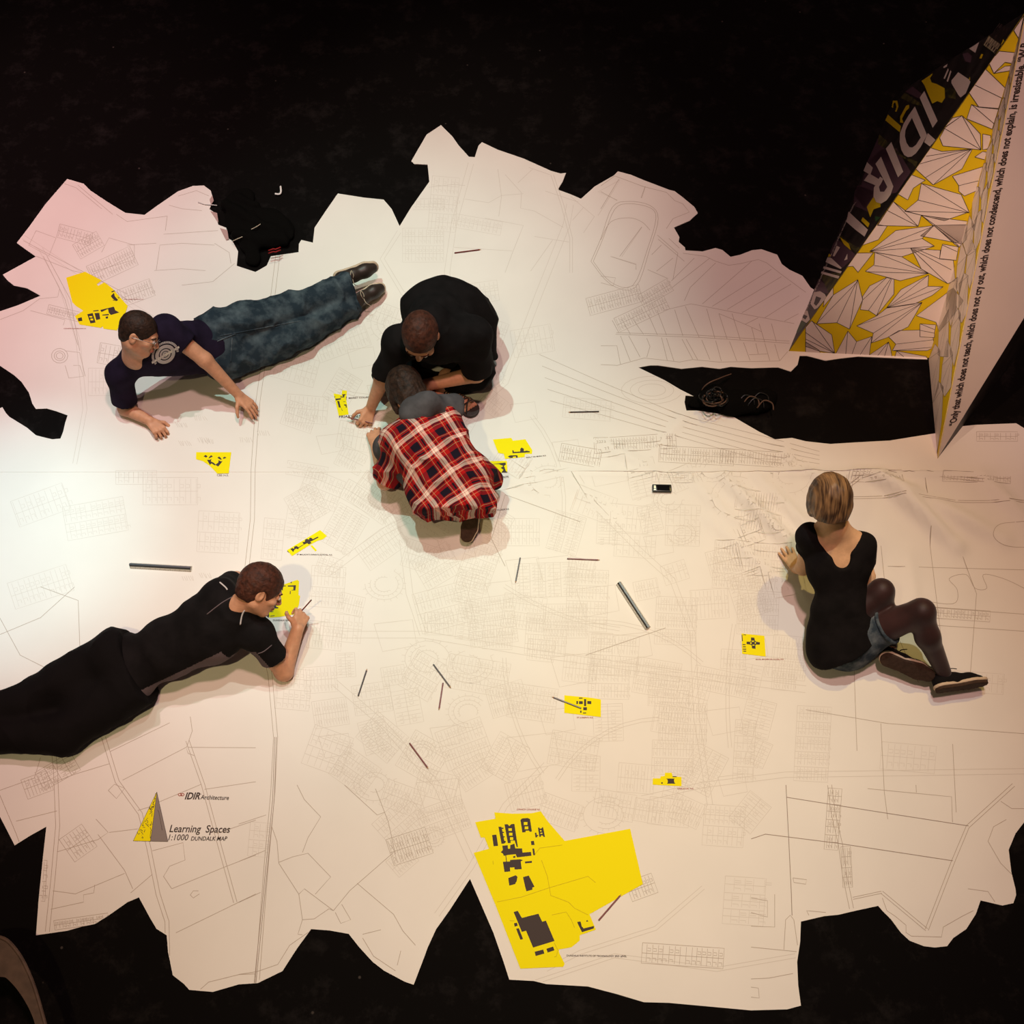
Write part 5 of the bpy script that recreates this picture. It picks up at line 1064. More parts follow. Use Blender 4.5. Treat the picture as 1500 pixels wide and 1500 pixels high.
# ------------------------------------------------------------------ man in black sitting cross-legged, bent over the map
def man_black():
    p = person(P(650, 500, 0), 'man in black T-shirt, trousers and sandals sitting cross-legged, bent forward over the map')
    lsh, rsh = P(694, 490, .50), P(586, 502, .52); lhip, rhip = P(690, 462, .13), P(625, 468, .13)
    front = np.array([0, -.8, -.4]); hc = P(616, 492, .66); fwd, up = np.array([-.12, -.86, -.50]), np.array([-.04, -.45, .88]); neck = P(634, 468, .57)
    rel, rwr = P(560, 556, .28), P(543, 598, .06); lel, lwr = P(698, 548, .24), P(604, 568, .18)
    B = SDF(.0042); torso(B, lsh, rsh, lhip, rhip, front, 0, 1, .05)
    R, Lp = head(B, hc, fwd, up, neck, 1.14)
    B.chain([lsh, lel, lwr], [.055, .046, .030], .02); B.chain([rsh, rel, rwr], [.055, .044, .029], .02)
    hand(B, rwr, P(533, 624, .03) - rwr, np.array([-.5, .1, -.8]), np.array([-.8, .2, .2]), .95, 1.03, .7, 1.0)
    hand(B, lwr, P(578, 578, .12) - lwr, np.array([0, -.3, -1.]), np.array([.2, -.8, .2]), .3)
    # bare feet in sandals
    fh = P(646, 570, .06); ft = P(686, 594, .05); fx = nrm(ft - fh); fy = np.cross(UP, fx)
    B.chain([fh, mixp(fh, ft, .5), mixp(fh, ft, .85)], [.034, .034, .036], .02); B.cap(fh + UP * .03, fh + UP * .06 + fy * .06, .036, .045, .03)
    for i in range(5):
        b = mixp(fh, ft, .85) + fy * (.034 - .0165 * i) ; B.cap(b, b + fx * (.055 - .006 * i) - UP * .012, .0105 if i else .013, .009, .005)
    B.build('body', M['skin'], p)
    face_bits(p, hc, fwd, up, 1.14, 'hair_auburn'); hair_short(p, hc, fwd, up, M['hair_auburn'], 1.14, .008)
    T_ = SDF(.0065); torso(T_, lsh, rsh, lhip, rhip, front, .030, 1, .08, True, 1.25, 1.25)
    ms = (lsh + rsh) / 2; mh = (lhip + rhip) / 2
    T_.ell(mixp(neck, hc, .32) + np.array([.012, .03, .015]), [.088, .085, .075], None, .04)
    T_.ell(P(650, 452, .36), [.24, .16, .19], None, .08); T_.ell(P(690, 470, .26), [.15, .14, .16], None, .06)
    T_.ell(P(715, 500, .16), [.055, .09, .10], None, .05); T_.cap(P(700, 505, .2), P(725, 522, .10), .05, .015, .03)
    T_.cap(lsh, mixp(lsh, lel, .9), .085, .085, .05, cut=True); T_.cap(rsh, mixp(rsh, rel, .86), .080, .072, .05, cut=True)
    T_.cap(mixp(ms, neck, .2), mixp(neck, hc, .62) + np.array([0, .012, -.02]), .10, .088, .05, cut=True); T_.ell(P(640, 455, .52), [.13, .08, .09], None, .06)
    T_.half(P(650, 500, .05), -UP, P(650, 500, .0), .5)
    folds(T_.build('shirt', M['black'], p, None, .004, 20), .010, .2)
    Q = SDF(.0065); lk, rk = P(698, 546, .16), P(572, 548, .15); la, ra = P(650, 566, .06), P(640, 560, .06)
    Q.ell(mh, [.20, .17, .12], None, .05); Q.chain([lhip, lk, la], [.115, .088, .058], .04); Q.chain([rhip, rk, ra], [.115, .088, .06], .04); Q.chain([lhip, rhip], [.12, .12], .04)
    folds(Q.build('trousers', M['black_trouser'], p, None, .003, 22, .014), .015, .16)
    # strappy sandal
    so = SDF(.004); so.slab([fh - UP * .038, mixp(fh, ft, .5) - UP * .036, mixp(fh, ft, 1.08) - UP * .034], [.04, .036, .05], UP, .008); s_ = so.build('sandal', M['leather'], p, 'black sandal with crossed straps')
    for i in range(6):
        t = .18 + i * .145
        for sg in (1, -1):
            a = mixp(fh, ft, t) + fy * .042 * sg - UP * .02; b = mixp(fh, ft, t + .17) - fy * .042 * sg - UP * .02; m_ = (a + b) / 2 + UP * .058
            tube('strap', smooth_path([a, mixp(a, m_, .5) + UP * .022, m_, mixp(m_, b, .5) + UP * .022, b], 4), .0042, M['leather'], s_, 6)
    so = SDF(.0045); f2 = P(628, 575, .03); so.slab([f2, P(600, 560, .03)], [.04, .05], UP, .01); so.cap(P(628, 575, .055), P(602, 562, .05), .038, .04); so.build('sandal', M['leather'], p)
man_black()

# ------------------------------------------------------------------ person in the red plaid shirt, kneeling
def plaid_person():
    p = person(P(650, 690, 0), 'person kneeling in a red plaid shirt, bent toward the seated man in black')
    lsh, rsh = P(586, 645, .42), P(652, 622, .40); lhip, rhip = P(630, 715, .28), P(692, 700, .28)
    front = np.array([-.1, .1, -1.]); hc = P(594, 574, .44); fwd, up = np.array([-.35, .05, -.93]), np.array([-.38, .85, .2]); neck = P(614, 600, .49)
    lel, lwr = P(564, 706, .15), P(549, 650, .06); rel, rwr = P(655, 590, .16), P(612, 570, .06)
    B = SDF(.0042); torso(B, lsh, rsh, lhip, rhip, front, -.006, 1, .05); R, Lp = head(B, hc, fwd, up, neck)
    B.chain([lsh, lel, lwr], [.050, .041, .027], .02); B.chain([rsh, rel, rwr], [.050, .041, .027], .02)
    hand(B, lwr, P(545, 622, .03) - lwr, np.array([.2, 0, -1.]), np.array([.9, .1, 0]), .5); hand(B, rwr, P(590, 560, .03) - rwr, np.array([0, .2, -1.]), np.array([-.2, .9, 0]), .4)
    B.build('body', M['skin'], p)
    face_bits(p, hc, fwd, up, 1, 'hair_dark')
    r, f, u = frame(fwd, up); Rm = np.array([r, f, u])
    h = SDF(.005); h.ell(Lp(0, -.018, .032), [.096, .114, .104], Rm, .02); h.ell(Lp(0, -.055, -.05), [.085, .07, .09], Rm, .03); h.cap(Lp(.07, .01, -.01), Lp(.072, .03, -.09), .03, .015, .03); h.cap(Lp(-.07, .01, -.01), Lp(-.072, .03, -.09), .03, .015, .03)
    h.ell(Lp(0, .115, -.04), [.070, .075, .085], Rm, .015, 's'); h.build('hair', M['hair_dark'], p, 'dark brown ear length hair', .004, 60)
    g = SDF(.006); g.ell(mixp(lsh, rsh, .6) + np.array([.02, .105, .02]), [.185, .075, .065], np.array([nrm(rsh - lsh), nrm(np.cross(UP, rsh - lsh)), UP]), .03); g.cap(P(600, 596, .50), P(628, 590, .53), .05, .06, .04); g.cap(P(628, 590, .50), P(666, 602, .42), .055, .042, .04)
    g.ell(P(610, 607, .50), [.085, .06, .055], None, .04); g.build('hood', M['grey_jersey'], p, 'grey jersey hood lying over the shoulders', .005, 26)
    T_ = SDF(.006); ms, mh, s_, side, fr = torso(T_, lsh, rsh, lhip, rhip, front, .026, 1, .07, True, 1.1, 1.05)
    hem = mh + s_ * .11; sh_ = nrm(rhip - lhip)
    T_.cap(mixp(ms, mh, .55) - fr * .01, P(664, 738, .26), .17, .226, .06, np.cross(sh_, s_), 1.7)
    T_.cap(P(700, 690, .26), P(718, 700, .16), .085, .06, .05)
    T_.cap(lsh, mixp(lsh, lel, .90), .078, .074, .05, cut=True); T_.cap(rsh, mixp(rsh, rel, .85), .075, .07, .05, cut=True)
    T_.half(P(664, 750, .27), np.array([.06, -1, -.12]), P(664, 750, .25), .5)
    T_.half(mixp(ms, neck, .75), neck - ms, neck, .14)
    ang = math.atan2(s_[1], s_[0])
    ps = T_.build('plaid_shirt', plaid('plaid_cloth', -ang + math.radians(-4)), p, 'red plaid shirt with black and white bands', .004, 24)
    folds(ps, .018, .15)
    Q = SDF(.0065); lk, rk = P(570, 656, .24), P(640, 650, .10); la, ra = P(636, 695, .07), P(700, 716, .08)
    Q.ell(mh - UP * .03 - s_ * .06, [.15, .12, .11], np.array([sh_, s_, fr]), .05); Q.chain([lhip, lk, la], [.10, .078, .058], .04); Q.chain([rhip, rk, ra], [.10, .08, .06], .04)
    Q.build('trousers', M['grey_jersey'], p, 'dark grey trousers', .004, 26, .008)
    heel = P(700, 724, .15); toe = P(685, 780, .08); shoe(p, heel, toe - heel, np.array([.12, .35, -.9]), M['leather'], M['rubber'], .27, False, M['rubber_white'], 'lace_pale', 'shoe', 'shoe with brown sole turned up')
    heel = P(640, 690, .13); shoe(p, heel, P(634, 722, .07) - heel, np.array([0, .35, -.9]), M['leather'], M['rubber'], .25, False, M['rubber_white'], 'lace_pale', 'shoe')
plaid_person()

# ------------------------------------------------------------------ man lying on his front, lower left
def man_prone():
    p = person(P(250, 970, 0), 'man in black sports shirt with grey side panels lying on his front, pencil in hand')
    lsh, rsh = P(322, 872, .34), P(376, 928, .27); lhip, rhip = P(170, 955, .13), P(205, 1002, .13)
    front = np.array([.1, 0, -1.]); hc = P(382, 864, .44); fwd, up = np.array([.82, -.20, -.52]), np.array([.10, .78, .60]); neck = P(352, 890, .36)
    rel, rwr = P(416, 984, .045), P(436, 921, .13); lel, lwr = P(346, 850, .06), P(368, 858, .04)
    B = SDF(.0042); torso(B, lsh, rsh, lhip, rhip, front, -.004, 1, .05); B.cap(mixp(lsh, rsh, .5), neck, .07, .058, .04)
    R, Lp = head(B, hc, fwd, up, neck, 1.05)
    B.chain([lsh, lel, lwr], [.054, .044, .029], .02); B.chain([rsh, rel, rwr], [.056, .046, .031], .02)
    hand(B, rwr, P(446, 889, .10) - rwr, np.array([-.55, -.1, -.8]), np.array([-.75, .3, .45]), .85, 1.05, .7, 1.0)
    hand(B, lwr, P(392, 866, .03) - lwr, np.array([0, 0, -1.]), np.array([.1, -.9, 0]), .2)
    B.build('body', M['skin'], p)
    face_bits(p, hc, fwd, up, 1.05, 'hair_auburn'); hair_short(p, hc, fwd, up, M['hair_auburn'], 1.05, .013, 'short reddish brown hair', .0014)
    T_ = SDF(.006); ms, mh, s_, side, fr = torso(T_, lsh, rsh, lhip, rhip, front, .016, 1, .06, True, 1.05)
    T_.cap(lsh, mixp(lsh, lel, .75), .072, .068, .05, cut=True); T_.cap(rsh, mixp(rsh, rel, .62), .074, .072, .05, cut=True); T_.cap(ms, mixp(ms, neck, .75), .085, .075, .05, cut=True); T_.cap(mixp(ms, neck, .5), mixp(neck, hc, .42), .082, .072, .04, cut=True)
    T_.half(mh - s_ * .02, s_, mh, .5)
    T_.build('sports_shirt', M['black'], p, None, .004, 26)
    so = [o for o in bpy.data.objects if o.name.startswith('sports_shirt')][0]; Lt = np.linalg.norm(mh - ms)
    def side_fn(c):
        q = c - ms; t = q @ s_ / Lt; l = q @ side; return (l < -.128) & (t > .2)
    split_off(so, side_fn, 'side_panel', M['grey_panel'], 'grey mesh side panel')
    ua = nrm(rel - rsh)
    def slv_fn(c):
        q = c - rsh; t = q @ ua; l = q @ (side - ua * (side @ ua)); v = q @ s_; return (t > .04) & (t < .30) & (v > .02) & (l < .08) & (v > .028) 
    split_off(so, slv_fn, 'sleeve_panel', M['grey_panel'], 'grey mesh sleeve panel')
    from mathutils.bvhtree import BVHTree
    def drape(ob, pts, r, m, nm, par, n=6):
        bv = bvh_of(ob); out = []
        pts = [np.array((x, y, 0.)) for x, y in pts]
        for q in smooth_path(pts, 6):
            d = nrm(P(q[0], q[1], 0) - CAM); h = bv.ray_cast(Vector(CAM), Vector(d))
            if h[0] is not None: out.append(np.array(h[0]))
        if len(out) > 2: tube(nm, out, r, m, par, n)
    drape(so, [(362,889),(355,900),(352,915)], .004, M['piping'], 'piping', so); drape(so, [(343,873),(325,883),(303,900)], .003, M['grey_panel'], 'seam', so); drape(so, [(398,945),(385,955),(372,958)], .003, M['grey_panel'], 'seam', so); drape(so, [(322,853),(330,860),(333,864)], .004, M['piping'], 'piping', so)
    Q = SDF(.0065); lk, rk = P(35, 1030, .09), P(95, 1075, .095); la, ra = P(-95, 1062, .07), P(-45, 1078, .07)
    Q.ell(mh + s_ * .03, [.163, .15, .122], np.array([side, s_, fr]), .05); Q.ell(mixp(lhip, rk, .5) , [.16, .12, .07], None, .06); Q.ell(mixp(lk, rk, .5) + np.array([-.1, 0, -.02]), [.30, .10, .05], None, .06); Q.ell(mh + s_ * .03 - UP * -.04 + side * .075, [.10, .12, .09], None, .05); Q.ell(mh + s_ * .03 + UP * .04 - side * .075, [.10, .12, .09], None, .05); Q.cap(mh - s_ * .05, mh, .145, .152, .05, fr, 1.38)
    Q.chain([lhip + s_ * .02, lk], [.12, .095], .05); Q.cap(lk, la, .094, .085, .03, cut=True); Q.chain([rhip + s_ * .02, rk], [.12, .098], .05); Q.cap(rk, ra, .096, .085, .03, cut=True)
    Q.half(mh - s_ * .055, -s_, mh, .4)
    tr = folds(Q.build('trousers', M['black_trouser'], p, None, .004, 18, .014), .010, .18)
    drape(tr, [(199,933),(208,944),(217,957)], .004, M['piping'], 'belt_edge', tr)
    shoe(p, la + np.array([.03, .0, .075]), np.array([-1, -.05, -.22]), np.array([.12, 0, -1]), M['leather'], M['rubber'], .29); shoe(p, ra + np.array([.03, .0, .075]), np.array([-1, -.2, -.22]), np.array([.12, 0, -1]), M['leather'], M['rubber'], .29)
man_prone()

# ------------------------------------------------------------------ woman sitting with her back to us, right
def woman():
    p = person(P(1240, 940, 0), 'fair-haired woman in black top, denim shorts and dark tights sitting with her back turned')
    lsh, rsh = P(1187, 786, .45), P(1262, 799, .44); lhip, rhip = P(1214, 930, .13), P(1262, 932, .12)
    front = np.array([-.1, .9, -.3]); hc = P(1214, 730, .66); fwd, up = np.array([-.15, .72, -.68]), np.array([.0, .55, .75]); neck = P(1221, 770, .53)
    lel, lwr = P(1176, 832, .16), P(1166, 834, .045); rel, rwr = P(1266, 858, .22), P(1276, 846, .04)
    B = SDF(.0042); ms = (lsh + rsh) / 2; mh = (lhip + rhip) / 2; sp = mh - ms; s_ = nrm(sp)
    torso(B, lsh, rsh, lhip, rhip, front, -.012, .93, .05, ww=.78); R, Lp = head(B, hc, fwd, up, neck, .97, .047)
    B.cap(mixp(lsh, neck, .2), neck, .045, .045, .05); B.cap(mixp(rsh, neck, .2), neck, .045, .045, .05); B.cap(mixp(lsh, rsh, .5), neck, .06, .046, .04)
    B.chain([lsh, lel, lwr], [.044, .036, .024], .02); B.chain([rsh, rel, rwr], [.044, .036, .024], .02)
    hand(B, lwr, P(1152, 806, .03) - lwr, np.array([.1, .1, -1.]), np.array([.9, .3, .1]), .12, .95, 1.8); hand(B, rwr, P(1258, 808, .03) - rwr, np.array([0, 0, -1.]), np.array([-.9, .2, 0]), .15, .95, 1.3)
    B.build('body', M['skin_pale'], p); face_bits(p, hc, fwd, up, .97, 'hair_auburn')
    r, f, u = frame(fwd, up); Rm = np.array([r, f, u]); h = SDF(.0045)
    h.ell(Lp(0, -.016, .030), [.097, .112, .103], Rm, .02); h.ell(Lp(0, -.045, -.035), [.097, .078, .085], Rm, .03); h.ell(Lp(.06, .02, -.035), [.038, .05, .072], Rm, .03); h.ell(Lp(-.06, .02, -.035), [.038, .05, .072], Rm, .03)
    h.ell(Lp(0, .13, -.05), [.070, .075, .10], Rm, .015, 's'); h.half(Lp(0, 0, -.092), -u, hc, .3); h.build('hair', M['hair_blonde'], p, 'light brown bob with fair streaks', .003, 70)
    T_ = SDF(.0055); _, _, _, side, fr = torso(T_, lsh, rsh, lhip, rhip, front, .006, .93, .045, ww=.88); T_.cap(mixp(ms, mh, .72), mh + s_ * .06, .13, .182, .05, fr, 1.18)
    T_.cap(lsh, mixp(lsh, lel, .34), .062, .060, .04, cut=True); T_.cap(rsh, mixp(rsh, rel, .42), .062, .060, .04, cut=True)
    T_.cap(mixp(ms, lhip, .8), lhip + s_ * .06, .095, .116, .05); T_.half(mh + s_ * .066, s_ - side * .42, mh, .4)
    bk = -fr
    T_.ell(mixp(ms, neck, .55) + bk * .075 - s_ * .0 + (rsh - lsh) * .02, [.100, .115, .085], np.array([side, s_, fr]), .01, 's')
    T_.ell(mixp(ms, mh, .10) + bk * .10 + (rsh - lsh) * .02, [.045, .06, .07], np.array([side, s_, fr]), .015, 's')
    T_.build('top', M['black'], p, 'black short sleeved top cut low at the back', .003, 30)
    nk = mixp(neck, hc, .18); ax = nrm(hc - neck); e1 = nrm(np.cross(ax, [1, 0, 0])); e2 = np.cross(ax, e1)
    tube('necklace', [neck + ax * .0 + (e1 * math.cos(t) + e2 * math.sin(t)) * .062 for t in np.linspace(0, 2 * math.pi, 22)[:-1]], .0022, M['brown_cord'], p, 6, True, 'thin dark cord necklace')
    lk, rk = P(1291, 866, .31), P(1350, 896, .37); la, ra = P(1304, 945, .06), P(1382, 984, .10)
    Q = SDF(.005); Q.chain([lhip, lk, la], [.088, .058, .036], .03); Q.chain([rhip, rk], [.090, .062], .03); Q.chain([rk, mixp(rk, ra, .35) - np.array([.012, .02, 0]), ra], [.058, .056, .037], .03); Q.ell(mh, [.15, .12, .11], None, .04)
    Q.build('tights', M['tights'], p, 'sheer dark tights')
    D_ = SDF(.005); D_.ell(mh + s_ * .015, [.155, .122, .116], np.array([side, s_, fr]), .05); D_.cap(mh + s_ * .0, mh + s_ * .03, .148, .158, .05, fr, 1.36)
    D_.cap(lhip, mixp(lhip, lk, .40), .102, .090, .04, cut=True); D_.cap(rhip, mixp(rhip, rk, .45), .104, .092, .04, cut=True)
    D_.half(mh + s_ * .04, -(s_ - side * .42), mh + side * .24, .32); sh = D_.build('shorts', M['denim_pale'], p, 'washed denim shorts', .003, 40, .008)
    # turned-up cuff
    c = mixp(rhip, rk, .44); ax = nrm(rk - rhip); e1 = nrm(np.cross(ax, UP)); e2 = np.cross(ax, e1)
    tube('shorts_cuff', [c + (e1 * math.cos(t) + e2 * math.sin(t)) * .090 for t in np.linspace(0, 2 * math.pi, 26)[:-1]], .009, M['denim_pale'], sh, 8, True)
    tube('stud', [P(1262, 948, .10), P(1264, 950, .105)], .006, M['steel'], sh, 8)
    # canvas high-tops
    hl = P(1291, 964, .12); tl = P(1354, 988, .10); s1, Lq = shoe(p, hl, tl - hl, np.array([.15, .72, -.62]), M['canvas'], M['rubber'], .285, True, M['rubber_white'], 'lace', 'shoe', 'black canvas high-top, brown sole turned up')
    c = P(1307, 944, .155); nn_ = nrm(CAM - c); e1 = nrm(np.cross(nn_, UP)); e2 = np.cross(nn_, e1)
    c2 = Lq(.05, 0, .085); side_ = nrm(np.cross(np.array([.15, .72, -.62]), tl - hl)); side_ = side_ if side_[2] > 0 else -side_; c2 = c2 + side_ * .042; e1 = nrm(tl - hl); e2 = np.cross(side_, e1)
    for rr_, mm, nm_, of in ((.021, M['rubber_white'], 'ankle_patch', .0), (.015, M['red_ink'], 'ankle_patch', .002), (.011, M['rubber_white'], 'ankle_patch', .004)):
        ring = [c2 + side_ * of + (e1 * math.cos(t) + e2 * math.sin(t)) * rr_ for t in np.linspace(0, 2 * math.pi, 21)[:-1]]; obj(nm_, ring + [q - side_ * .004 for q in ring], [tuple(range(20))] + [(i, i + 20, (i + 1) % 20 + 20, (i + 1) % 20) for i in range(20)], mm, s1)
    hl = P(1372, 1013, .085); tl = P(1440, 1003, .08); shoe(p, hl, tl - hl, np.array([.0, .95, -.12]), M['canvas'], M['rubber'], .275, True, M['rubber_white'], 'lace', 'shoe', 'black canvas high-top resting on its side')
woman()

# ------------------------------------------------------------------ pencils
def pencil_proto(m, L=.168):
    n = 6; r = .0038; k = .87
    def prism(x0, r0, x1, r1): 
        vs = [(x0, r0 * math.cos(t), r0 * math.sin(t)) for t in np.arange(n) * math.pi / 3] + [(x1, r1 * math.cos(t), r1 * math.sin(t)) for t in np.arange(n) * math.pi / 3]
        return vs, [tuple(range(n))[::-1], tuple(range(n, 2 * n))] + [(i, (i + 1) % n, (i + 1) % n + n, i + n) for i in range(n)]
    root = empty('pencil', (0, 0, 0), None, 'pencil', None)
    for nm, g, mm in (('shaft', prism(-L / 2, r, L / 2 * k, r), m), ('sharpened_wood', prism(L / 2 * k, r, L / 2 * .965, .0013), M['wood']), ('lead_tip', prism(L / 2 * .965, .0013, L / 2, .0003), M['lead']), ('end_cap', prism(-L / 2 - .002, r * .85, -L / 2, r * .95), M['lead'])):
        obj(nm, g[0], g[1], mm, root)
    return root
def copy_thing(root):
    c = root.copy(); S.collection.objects.link(c)
    for ch in list(root.children):
        d = ch.copy(); S.collection.objects.link(d); d.parent = c
        for g in list(ch.children):
            e = g.copy(); S.collection.objects.link(e); e.parent = d
    return c
protos = {'red': pencil_proto(M['pencil_red']), 'dark': pencil_proto(M['pencil_dark'])}; used = set()
def place_pencil(kind, a, b, label, za=None, zb=None, L=None):
    root = protos[kind] if kind not in used else copy_thing(protos[kind]); used.add(kind)
    A_ = P(*a, za or 0); B_ = P(*b, zb or 0)
    if za is None:
        z0 = max(float(top_z(*(A_ + (B_ - A_) * t)[:2])) for t in (0, .25, .5, .75, 1)); A_[2] = B_[2] = z0 + .0042
    d = Vector(B_ - A_); Lr = d.length; root.location = (A_ + B_) / 2; root.rotation_mode = 'QUATERNION'; root.rotation_quaternion = d.to_track_quat('X', 'Z')
    s_ = Lr / .17; root.scale = (s_, 1, 1); root['label'] = label; root['group'] = 'pencils scattered over the map'
place_pencil('red', (666,372), (705,367), 'dark red pencil lying highest on the map, above the seated man')
place_pencil('dark', (877,604), (832,605), 'dark pencil lying level above the long seam, left of the black inlet')
place_pencil('red', (831,819), (879,821), 'red pencil lying level below the phone, left of the long ruler')
place_pencil('dark', (762,818), (755,855), 'short dark pencil lying steeply, just left of the level red pencil')
place_pencil('dark', (525,1020), (538,980), 'dark pencil leaning right, leftmost of the pencils below the centre')
place_pencil('dark', (635,974), (661,1009), 'dark pencil slanting down to the right, touching the tip of another')
place_pencil('red', (649,1001), (643,1041), 'dark red pencil just below the slanting dark one it almost touches')
place_pencil('dark', (851,1038), (808,1021), 'dark pencil lying half across the small yellow school site with its tip on the paper')
place_pencil('red', (600,1089), (628,1127), 'dark red pencil lying alone in the lower middle, below the close pair of pencils')
place_pencil('red', (877,1348), (910,1310), 'dark red pencil at the edge of the biggest yellow site')
place_pencil('red', (545,620), (508,611), 'red pencil held by the seated man in black', .045, .045)
place_pencil('red', (456,879), (430,908), 'dark red pencil held up by the man lying on his front', .17, .05)
place_pencil('dark', (232,626), (245,641), 'charcoal stick held by the man in jeans', .050, .010)
for o in S.objects:
    if o.name.startswith('pencil') and o.get('label', '').find('held') >= 0: o['group'] = 'pencils held in hands'

# ------------------------------------------------------------------ scale rulers (three-sided)
def ruler(a, b, label):
    A_ = P(*a); B_ = P(*b); z0 = float(max(top_z(A_[0], A_[1]), top_z(B_[0], B_[1]))) + .001; A_[2] = B_[2] = z0; d = nrm(B_ - A_); n = np.cross(UP, d); L = np.linalg.norm(B_ - A_)
    root = empty('scale_ruler', (A_ + B_) / 2, label, 'ruler', 'scale rulers on the map')
    w_ = .017; h = .025
    def bar(pts2, nm, m):
        vs = [A_ + n * y + UP * zz for y, zz in pts2] + [B_ + n * y + UP * zz for y, zz in pts2]; k = len(pts2)
        obj(nm, vs, [tuple(range(k)), tuple(range(k, 2 * k))[::-1]] + [(i, i + k, (i + 1) % k + k, (i + 1) % k) for i in range(k)], m, root)
    bar([(-w_, 0), (w_, 0), (w_ * .5, h * .6), (-w_ * .5, h * .6)], 'body', M['ruler_white'])
    bar([(-w_ * .56, h * .55), (w_ * .56, h * .55), (w_ * .25, h), (-w_ * .25, h)], 'ridge', M['gloss_black'])
    V = []; Fc = []
    for sgn in (-1, 1):
        for i in range(61):
            t = .01 + .98 * i / 60; y0 = w_ * .97; y1 = w_ * (.80 if i % 5 else .62); c = A_ + d * L * t
            p0 = c + n * sgn * (y0 + .0004) + UP * .0018; p1 = c + n * sgn * (y1 + .0006) + UP * ((w_ - y1) / (w_ * .65) * h * .8 + .0008); o = len(V)
            V += [p0 - d * .0005, p0 + d * .0005, p1 + d * .0005, p1 - d * .0005]; Fc.append((o, o + 1, o + 2, o + 3))
    obj('graduation', V, Fc, M['ink'], root)['kind'] = 'stuff'
ruler((192,829), (281,834), 'black and white scale ruler lying level behind the man on his front')
ruler((906,855), (949,921), 'black and white scale ruler lying steeply below the phone')

# ------------------------------------------------------------------ phone
def phone():
    a, b = P(955, 717), P(983, 717.5); c = (a + b) / 2; z0 = float(top_z(c[0], c[1])) + .004; d = nrm(b - a); n = np.cross(UP, d); L = np.linalg.norm(b - a) / 2; W = .022
    root = empty('mobile_phone', (c[0], c[1], z0), 'small glossy black mobile phone lying on the map below the seam', 'phone')
    bm = bmesh.new(); bmesh.ops.create_cube(bm, size=1); 
    for v in bm.verts: v.co = Vector((v.co.x * 2 * L, v.co.y * 2 * W, v.co.z * .014))
    bmesh.ops.bevel(bm, geom=[e for e in bm.edges], offset=.005, segments=3, affect='EDGES', profile=.6)
    vs = [np.array([c[0], c[1], z0 + .009]) + d * v.co.x + n * v.co.y + UP * v.co.z for v in bm.verts]; bm.verts.index_update(); fs = [tuple(v.index for v in f.verts) for f in bm.faces]; bm.free()
    obj('case', vs, fs, M['gloss_black'], root, True)
    q = lambda x, y, h: np.array([c[0], c[1], z0 + .0161 + h]) + d * x + n * y
    obj('screen', [q(-L * .55, -W * .75, 0), q(L * .8, -W * .75, 0), q(L * .8, W * .75, 0), q(-L * .55, W * .75, 0)], [(0, 1, 2, 3)], mat('phone_glass', (.004, .004, .005), .05, .7), root)
    for i in range(3): obj('key', [q(-L * .85, -W * .6 + i * W * .45, .0004), q(-L * .65, -W * .6 + i * W * .45, .0004), q(-L * .65, -W * .3 + i * W * .45, .0004), q(-L * .85, -W * .3 + i * W * .45, .0004)], [(0, 1, 2, 3)], M['steel'], root)
phone()

# ------------------------------------------------------------------ things on the black floor
def coat():
    p = empty('jacket', P(375, 320, 0), 'crumpled black jacket dropped at the map edge above the man in jeans', 'jacket')
    B = SDF(.009)
    for px, py, zz, r in [(352,312,.02,(.10,.12,.025)),(388,328,.025,(.13,.13,.03)),(366,352,.025,(.07,.10,.028)),(397,352,.025,(.10,.06,.028)),(354,290,.015,(.09,.08,.02)),(343,326,.02,(.05,.08,.02)),(416,338,.02,(.07,.09,.02)),(371,378,.02,(.05,.05,.02))]:
        B.ell(P(px, py, zz), r, None, .04)
    B.cap(P(330,300,.04), P(400,340,.05), .03, .025, .03); B.cap(P(345,345,.05), P(415,352,.04), .025, .03, .03); B.cap(P(350,290,.04), P(375,300,.05), .03, .02, .03)
    B.build('jacket_cloth', M['cloth_bag'], p, None, .008, 26, .004)
    for k in range(2):
        tube('red_badge', [P(393 + 1.5 * 0, 367 + k * 4, .072), P(400, 364.5 + k * 4, .074), P(404, 365 + k * 4, .074), P(411, 362 + k * 4, .070)], .005, M['red_print'], p, 6, False, 'red stripe badge', .4)
    tube('drawstring', smooth_path([P(341,353,.05), P(350,349,.07), P(362,344,.055)], 5), .0028, M['lace_pale'], p, 6); tube('drawstring', smooth_path([P(368,336,.07), P(376,332,.075), P(386,325,.06)], 5), .0028, M['lace_pale'], p, 6)
coat()
tag(tube('cable_clip', smooth_path([P(403,284,.012), P(409,284.5,.012), P(411.5,281,.012), P(411,273,.012)], 5), .006, M['white_plastic'], None, 8), 'small white hooked clip on the black floor above the jacket', 'clip')
tag(tube('cable_tie', [P(290,296,.012), P(300,299,.014), P(318,301,.012)], .0030, M['white_plastic'], None, 6), 'thin white tie across the map edge beside the jacket', 'tie')
# curled torn flaps of the sheet beside the jacket
for i, q in enumerate([[(311,286),(313,294),(309,300),(307,292)], [(308,309),(318,312),(320,326),(314,318)], [(322,334),(333,337),(335,350),(331,352)]]):
    v = [P(x, y, float(top_z(*P(x, y)[:2])) + (.012 if j in (1, 2) else .002)) for j, (x, y) in enumerate(q)]; vb = [a - UP * .0012 for a in v]
    obj('torn_flap', v + vb, [(3, 2, 1, 0), (4, 5, 6, 7)] + [(j, (j + 1) % 4, (j + 1) % 4 + 4, j + 4) for j in range(4)], M['grey_ink'] if False else mat('flap_underside', (.45, .30, .27), .8, .2), upper, False, 'curled torn flap showing its duller underside')

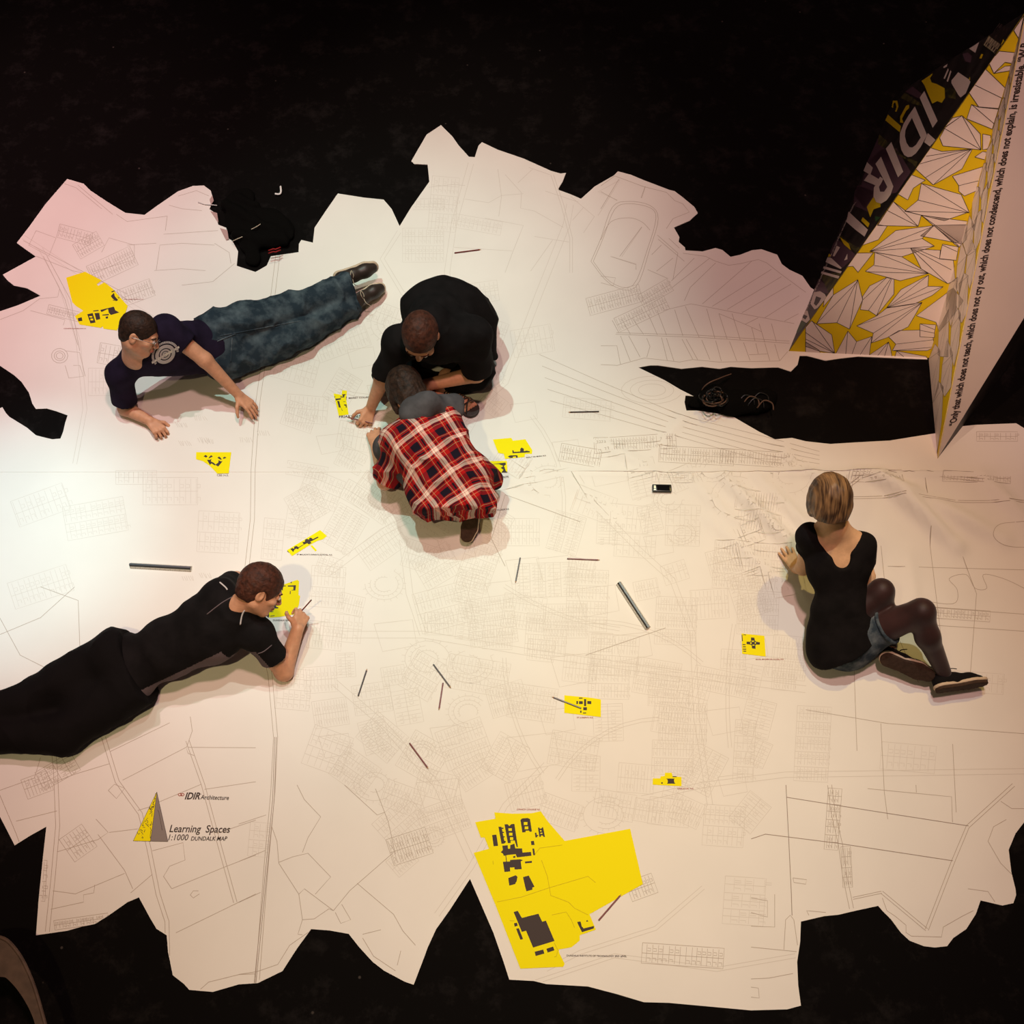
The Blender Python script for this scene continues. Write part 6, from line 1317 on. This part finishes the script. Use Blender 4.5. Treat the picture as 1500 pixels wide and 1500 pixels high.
def cable_bag():
    p = empty('cable_coil', P(1060, 580, 0), 'heap of black cables and a black bag in the narrow black inlet of the map', 'cables')
    B = SDF(.007)
    for px, py, zz, r in [(1047,578,.03,(.085,.075,.04)),(1072,590,.035,(.09,.055,.045)),(1095,588,.035,(.12,.07,.04)),(1118,585,.03,(.08,.07,.04)),(1024,592,.015,(.06,.03,.015)),(1068,603,.025,(.05,.03,.025))]: B.ell(P(px, py, zz), r, None, .04)
    B.build('bag', M['cloth_bag'], p, None, .008, 30, .004)
    tube('cable', smooth_path([P(1028,572,.05), P(1032,566,.09), P(1040,560,.11), P(1052,555,.10), P(1062,551,.07), P(1071,548,.05)], 6), .004, M['brown_cord'], p, 6, False, 'brown cable end')
    r_ = random.Random(5)
    for k in range(9):
        cx, cy, rx, ry = 1048 + r_.uniform(-8, 8), 581 + r_.uniform(-6, 5), r_.uniform(8, 17), r_.uniform(5, 10); ph = r_.uniform(0, 6); n = 16
        tube('cable', [P(cx + rx * math.cos(t + ph), cy + ry * math.sin(t + ph), .085 + .02 * math.sin(3 * t) + .004 * k) for t in np.linspace(0, r_.uniform(4.2, 6.2), n)], .0042, M['brown_cord'] if k % 3 == 0 else M['gloss_black'], p, 6)
    for k in range(5):
        cx, cy = 1095 + k * 7, 588 + r_.uniform(-6, 6)
        tube('cable', smooth_path([P(cx - 14, cy + 4, .07), P(cx - 4, cy - 7, .09), P(cx + 8, cy - 3, .085), P(cx + 10, cy + 7, .07)], 4), .004, M['brown_cord'] if k in (1, 4) else M['gloss_black'], p, 6)
cable_bag()

def hoop():
    # broad curved rim rising out of the lower left corner
    out = smooth_path([P(-95, 1400, .30), P(-45, 1376, .30), P(0, 1373, .30), P(25, 1394, .30), P(45, 1432, .30), P(60, 1478, .30), P(72, 1530, .30), P(76, 1600, .30)], 6)
    inn = smooth_path([P(-80, 1470, .30), P(-40, 1440, .30), P(0, 1431, .30), P(15, 1438, .30), P(35, 1464, .30), P(50, 1496, .30), P(57, 1535, .30), P(60, 1600, .30)], 6)
    n = len(out); t = .02; V = out + inn + [q - UP * t for q in out] + [q - UP * t for q in inn]
    Fc = [(i + 1, i, n + i, n + i + 1) for i in range(n - 1)] + [(2 * n + i, 2 * n + i + 1, 3 * n + i + 1, 3 * n + i) for i in range(n - 1)] + [(i, i + 1, 2 * n + i + 1, 2 * n + i) for i in range(n - 1)] + [(n + i + 1, n + i, 3 * n + i, 3 * n + i + 1) for i in range(n - 1)]
    p = empty('chair_back', P(-20, 1560, 0), 'brown curved rim of a round-backed chair in the lower left corner', 'chair')
    obj('curved_rim', V, Fc, M['hoop'], p, False); tube('rim_edge', out, .008, M['hoop'], p, 8)
    for q in (out[6], out[-8], inn[3]): tube('leg', [np.array([q[0], q[1], .29]) + np.array([0, 0, 0]), np.array([q[0], q[1], .004])], .012, M['hoop'], p, 8)
hoop()
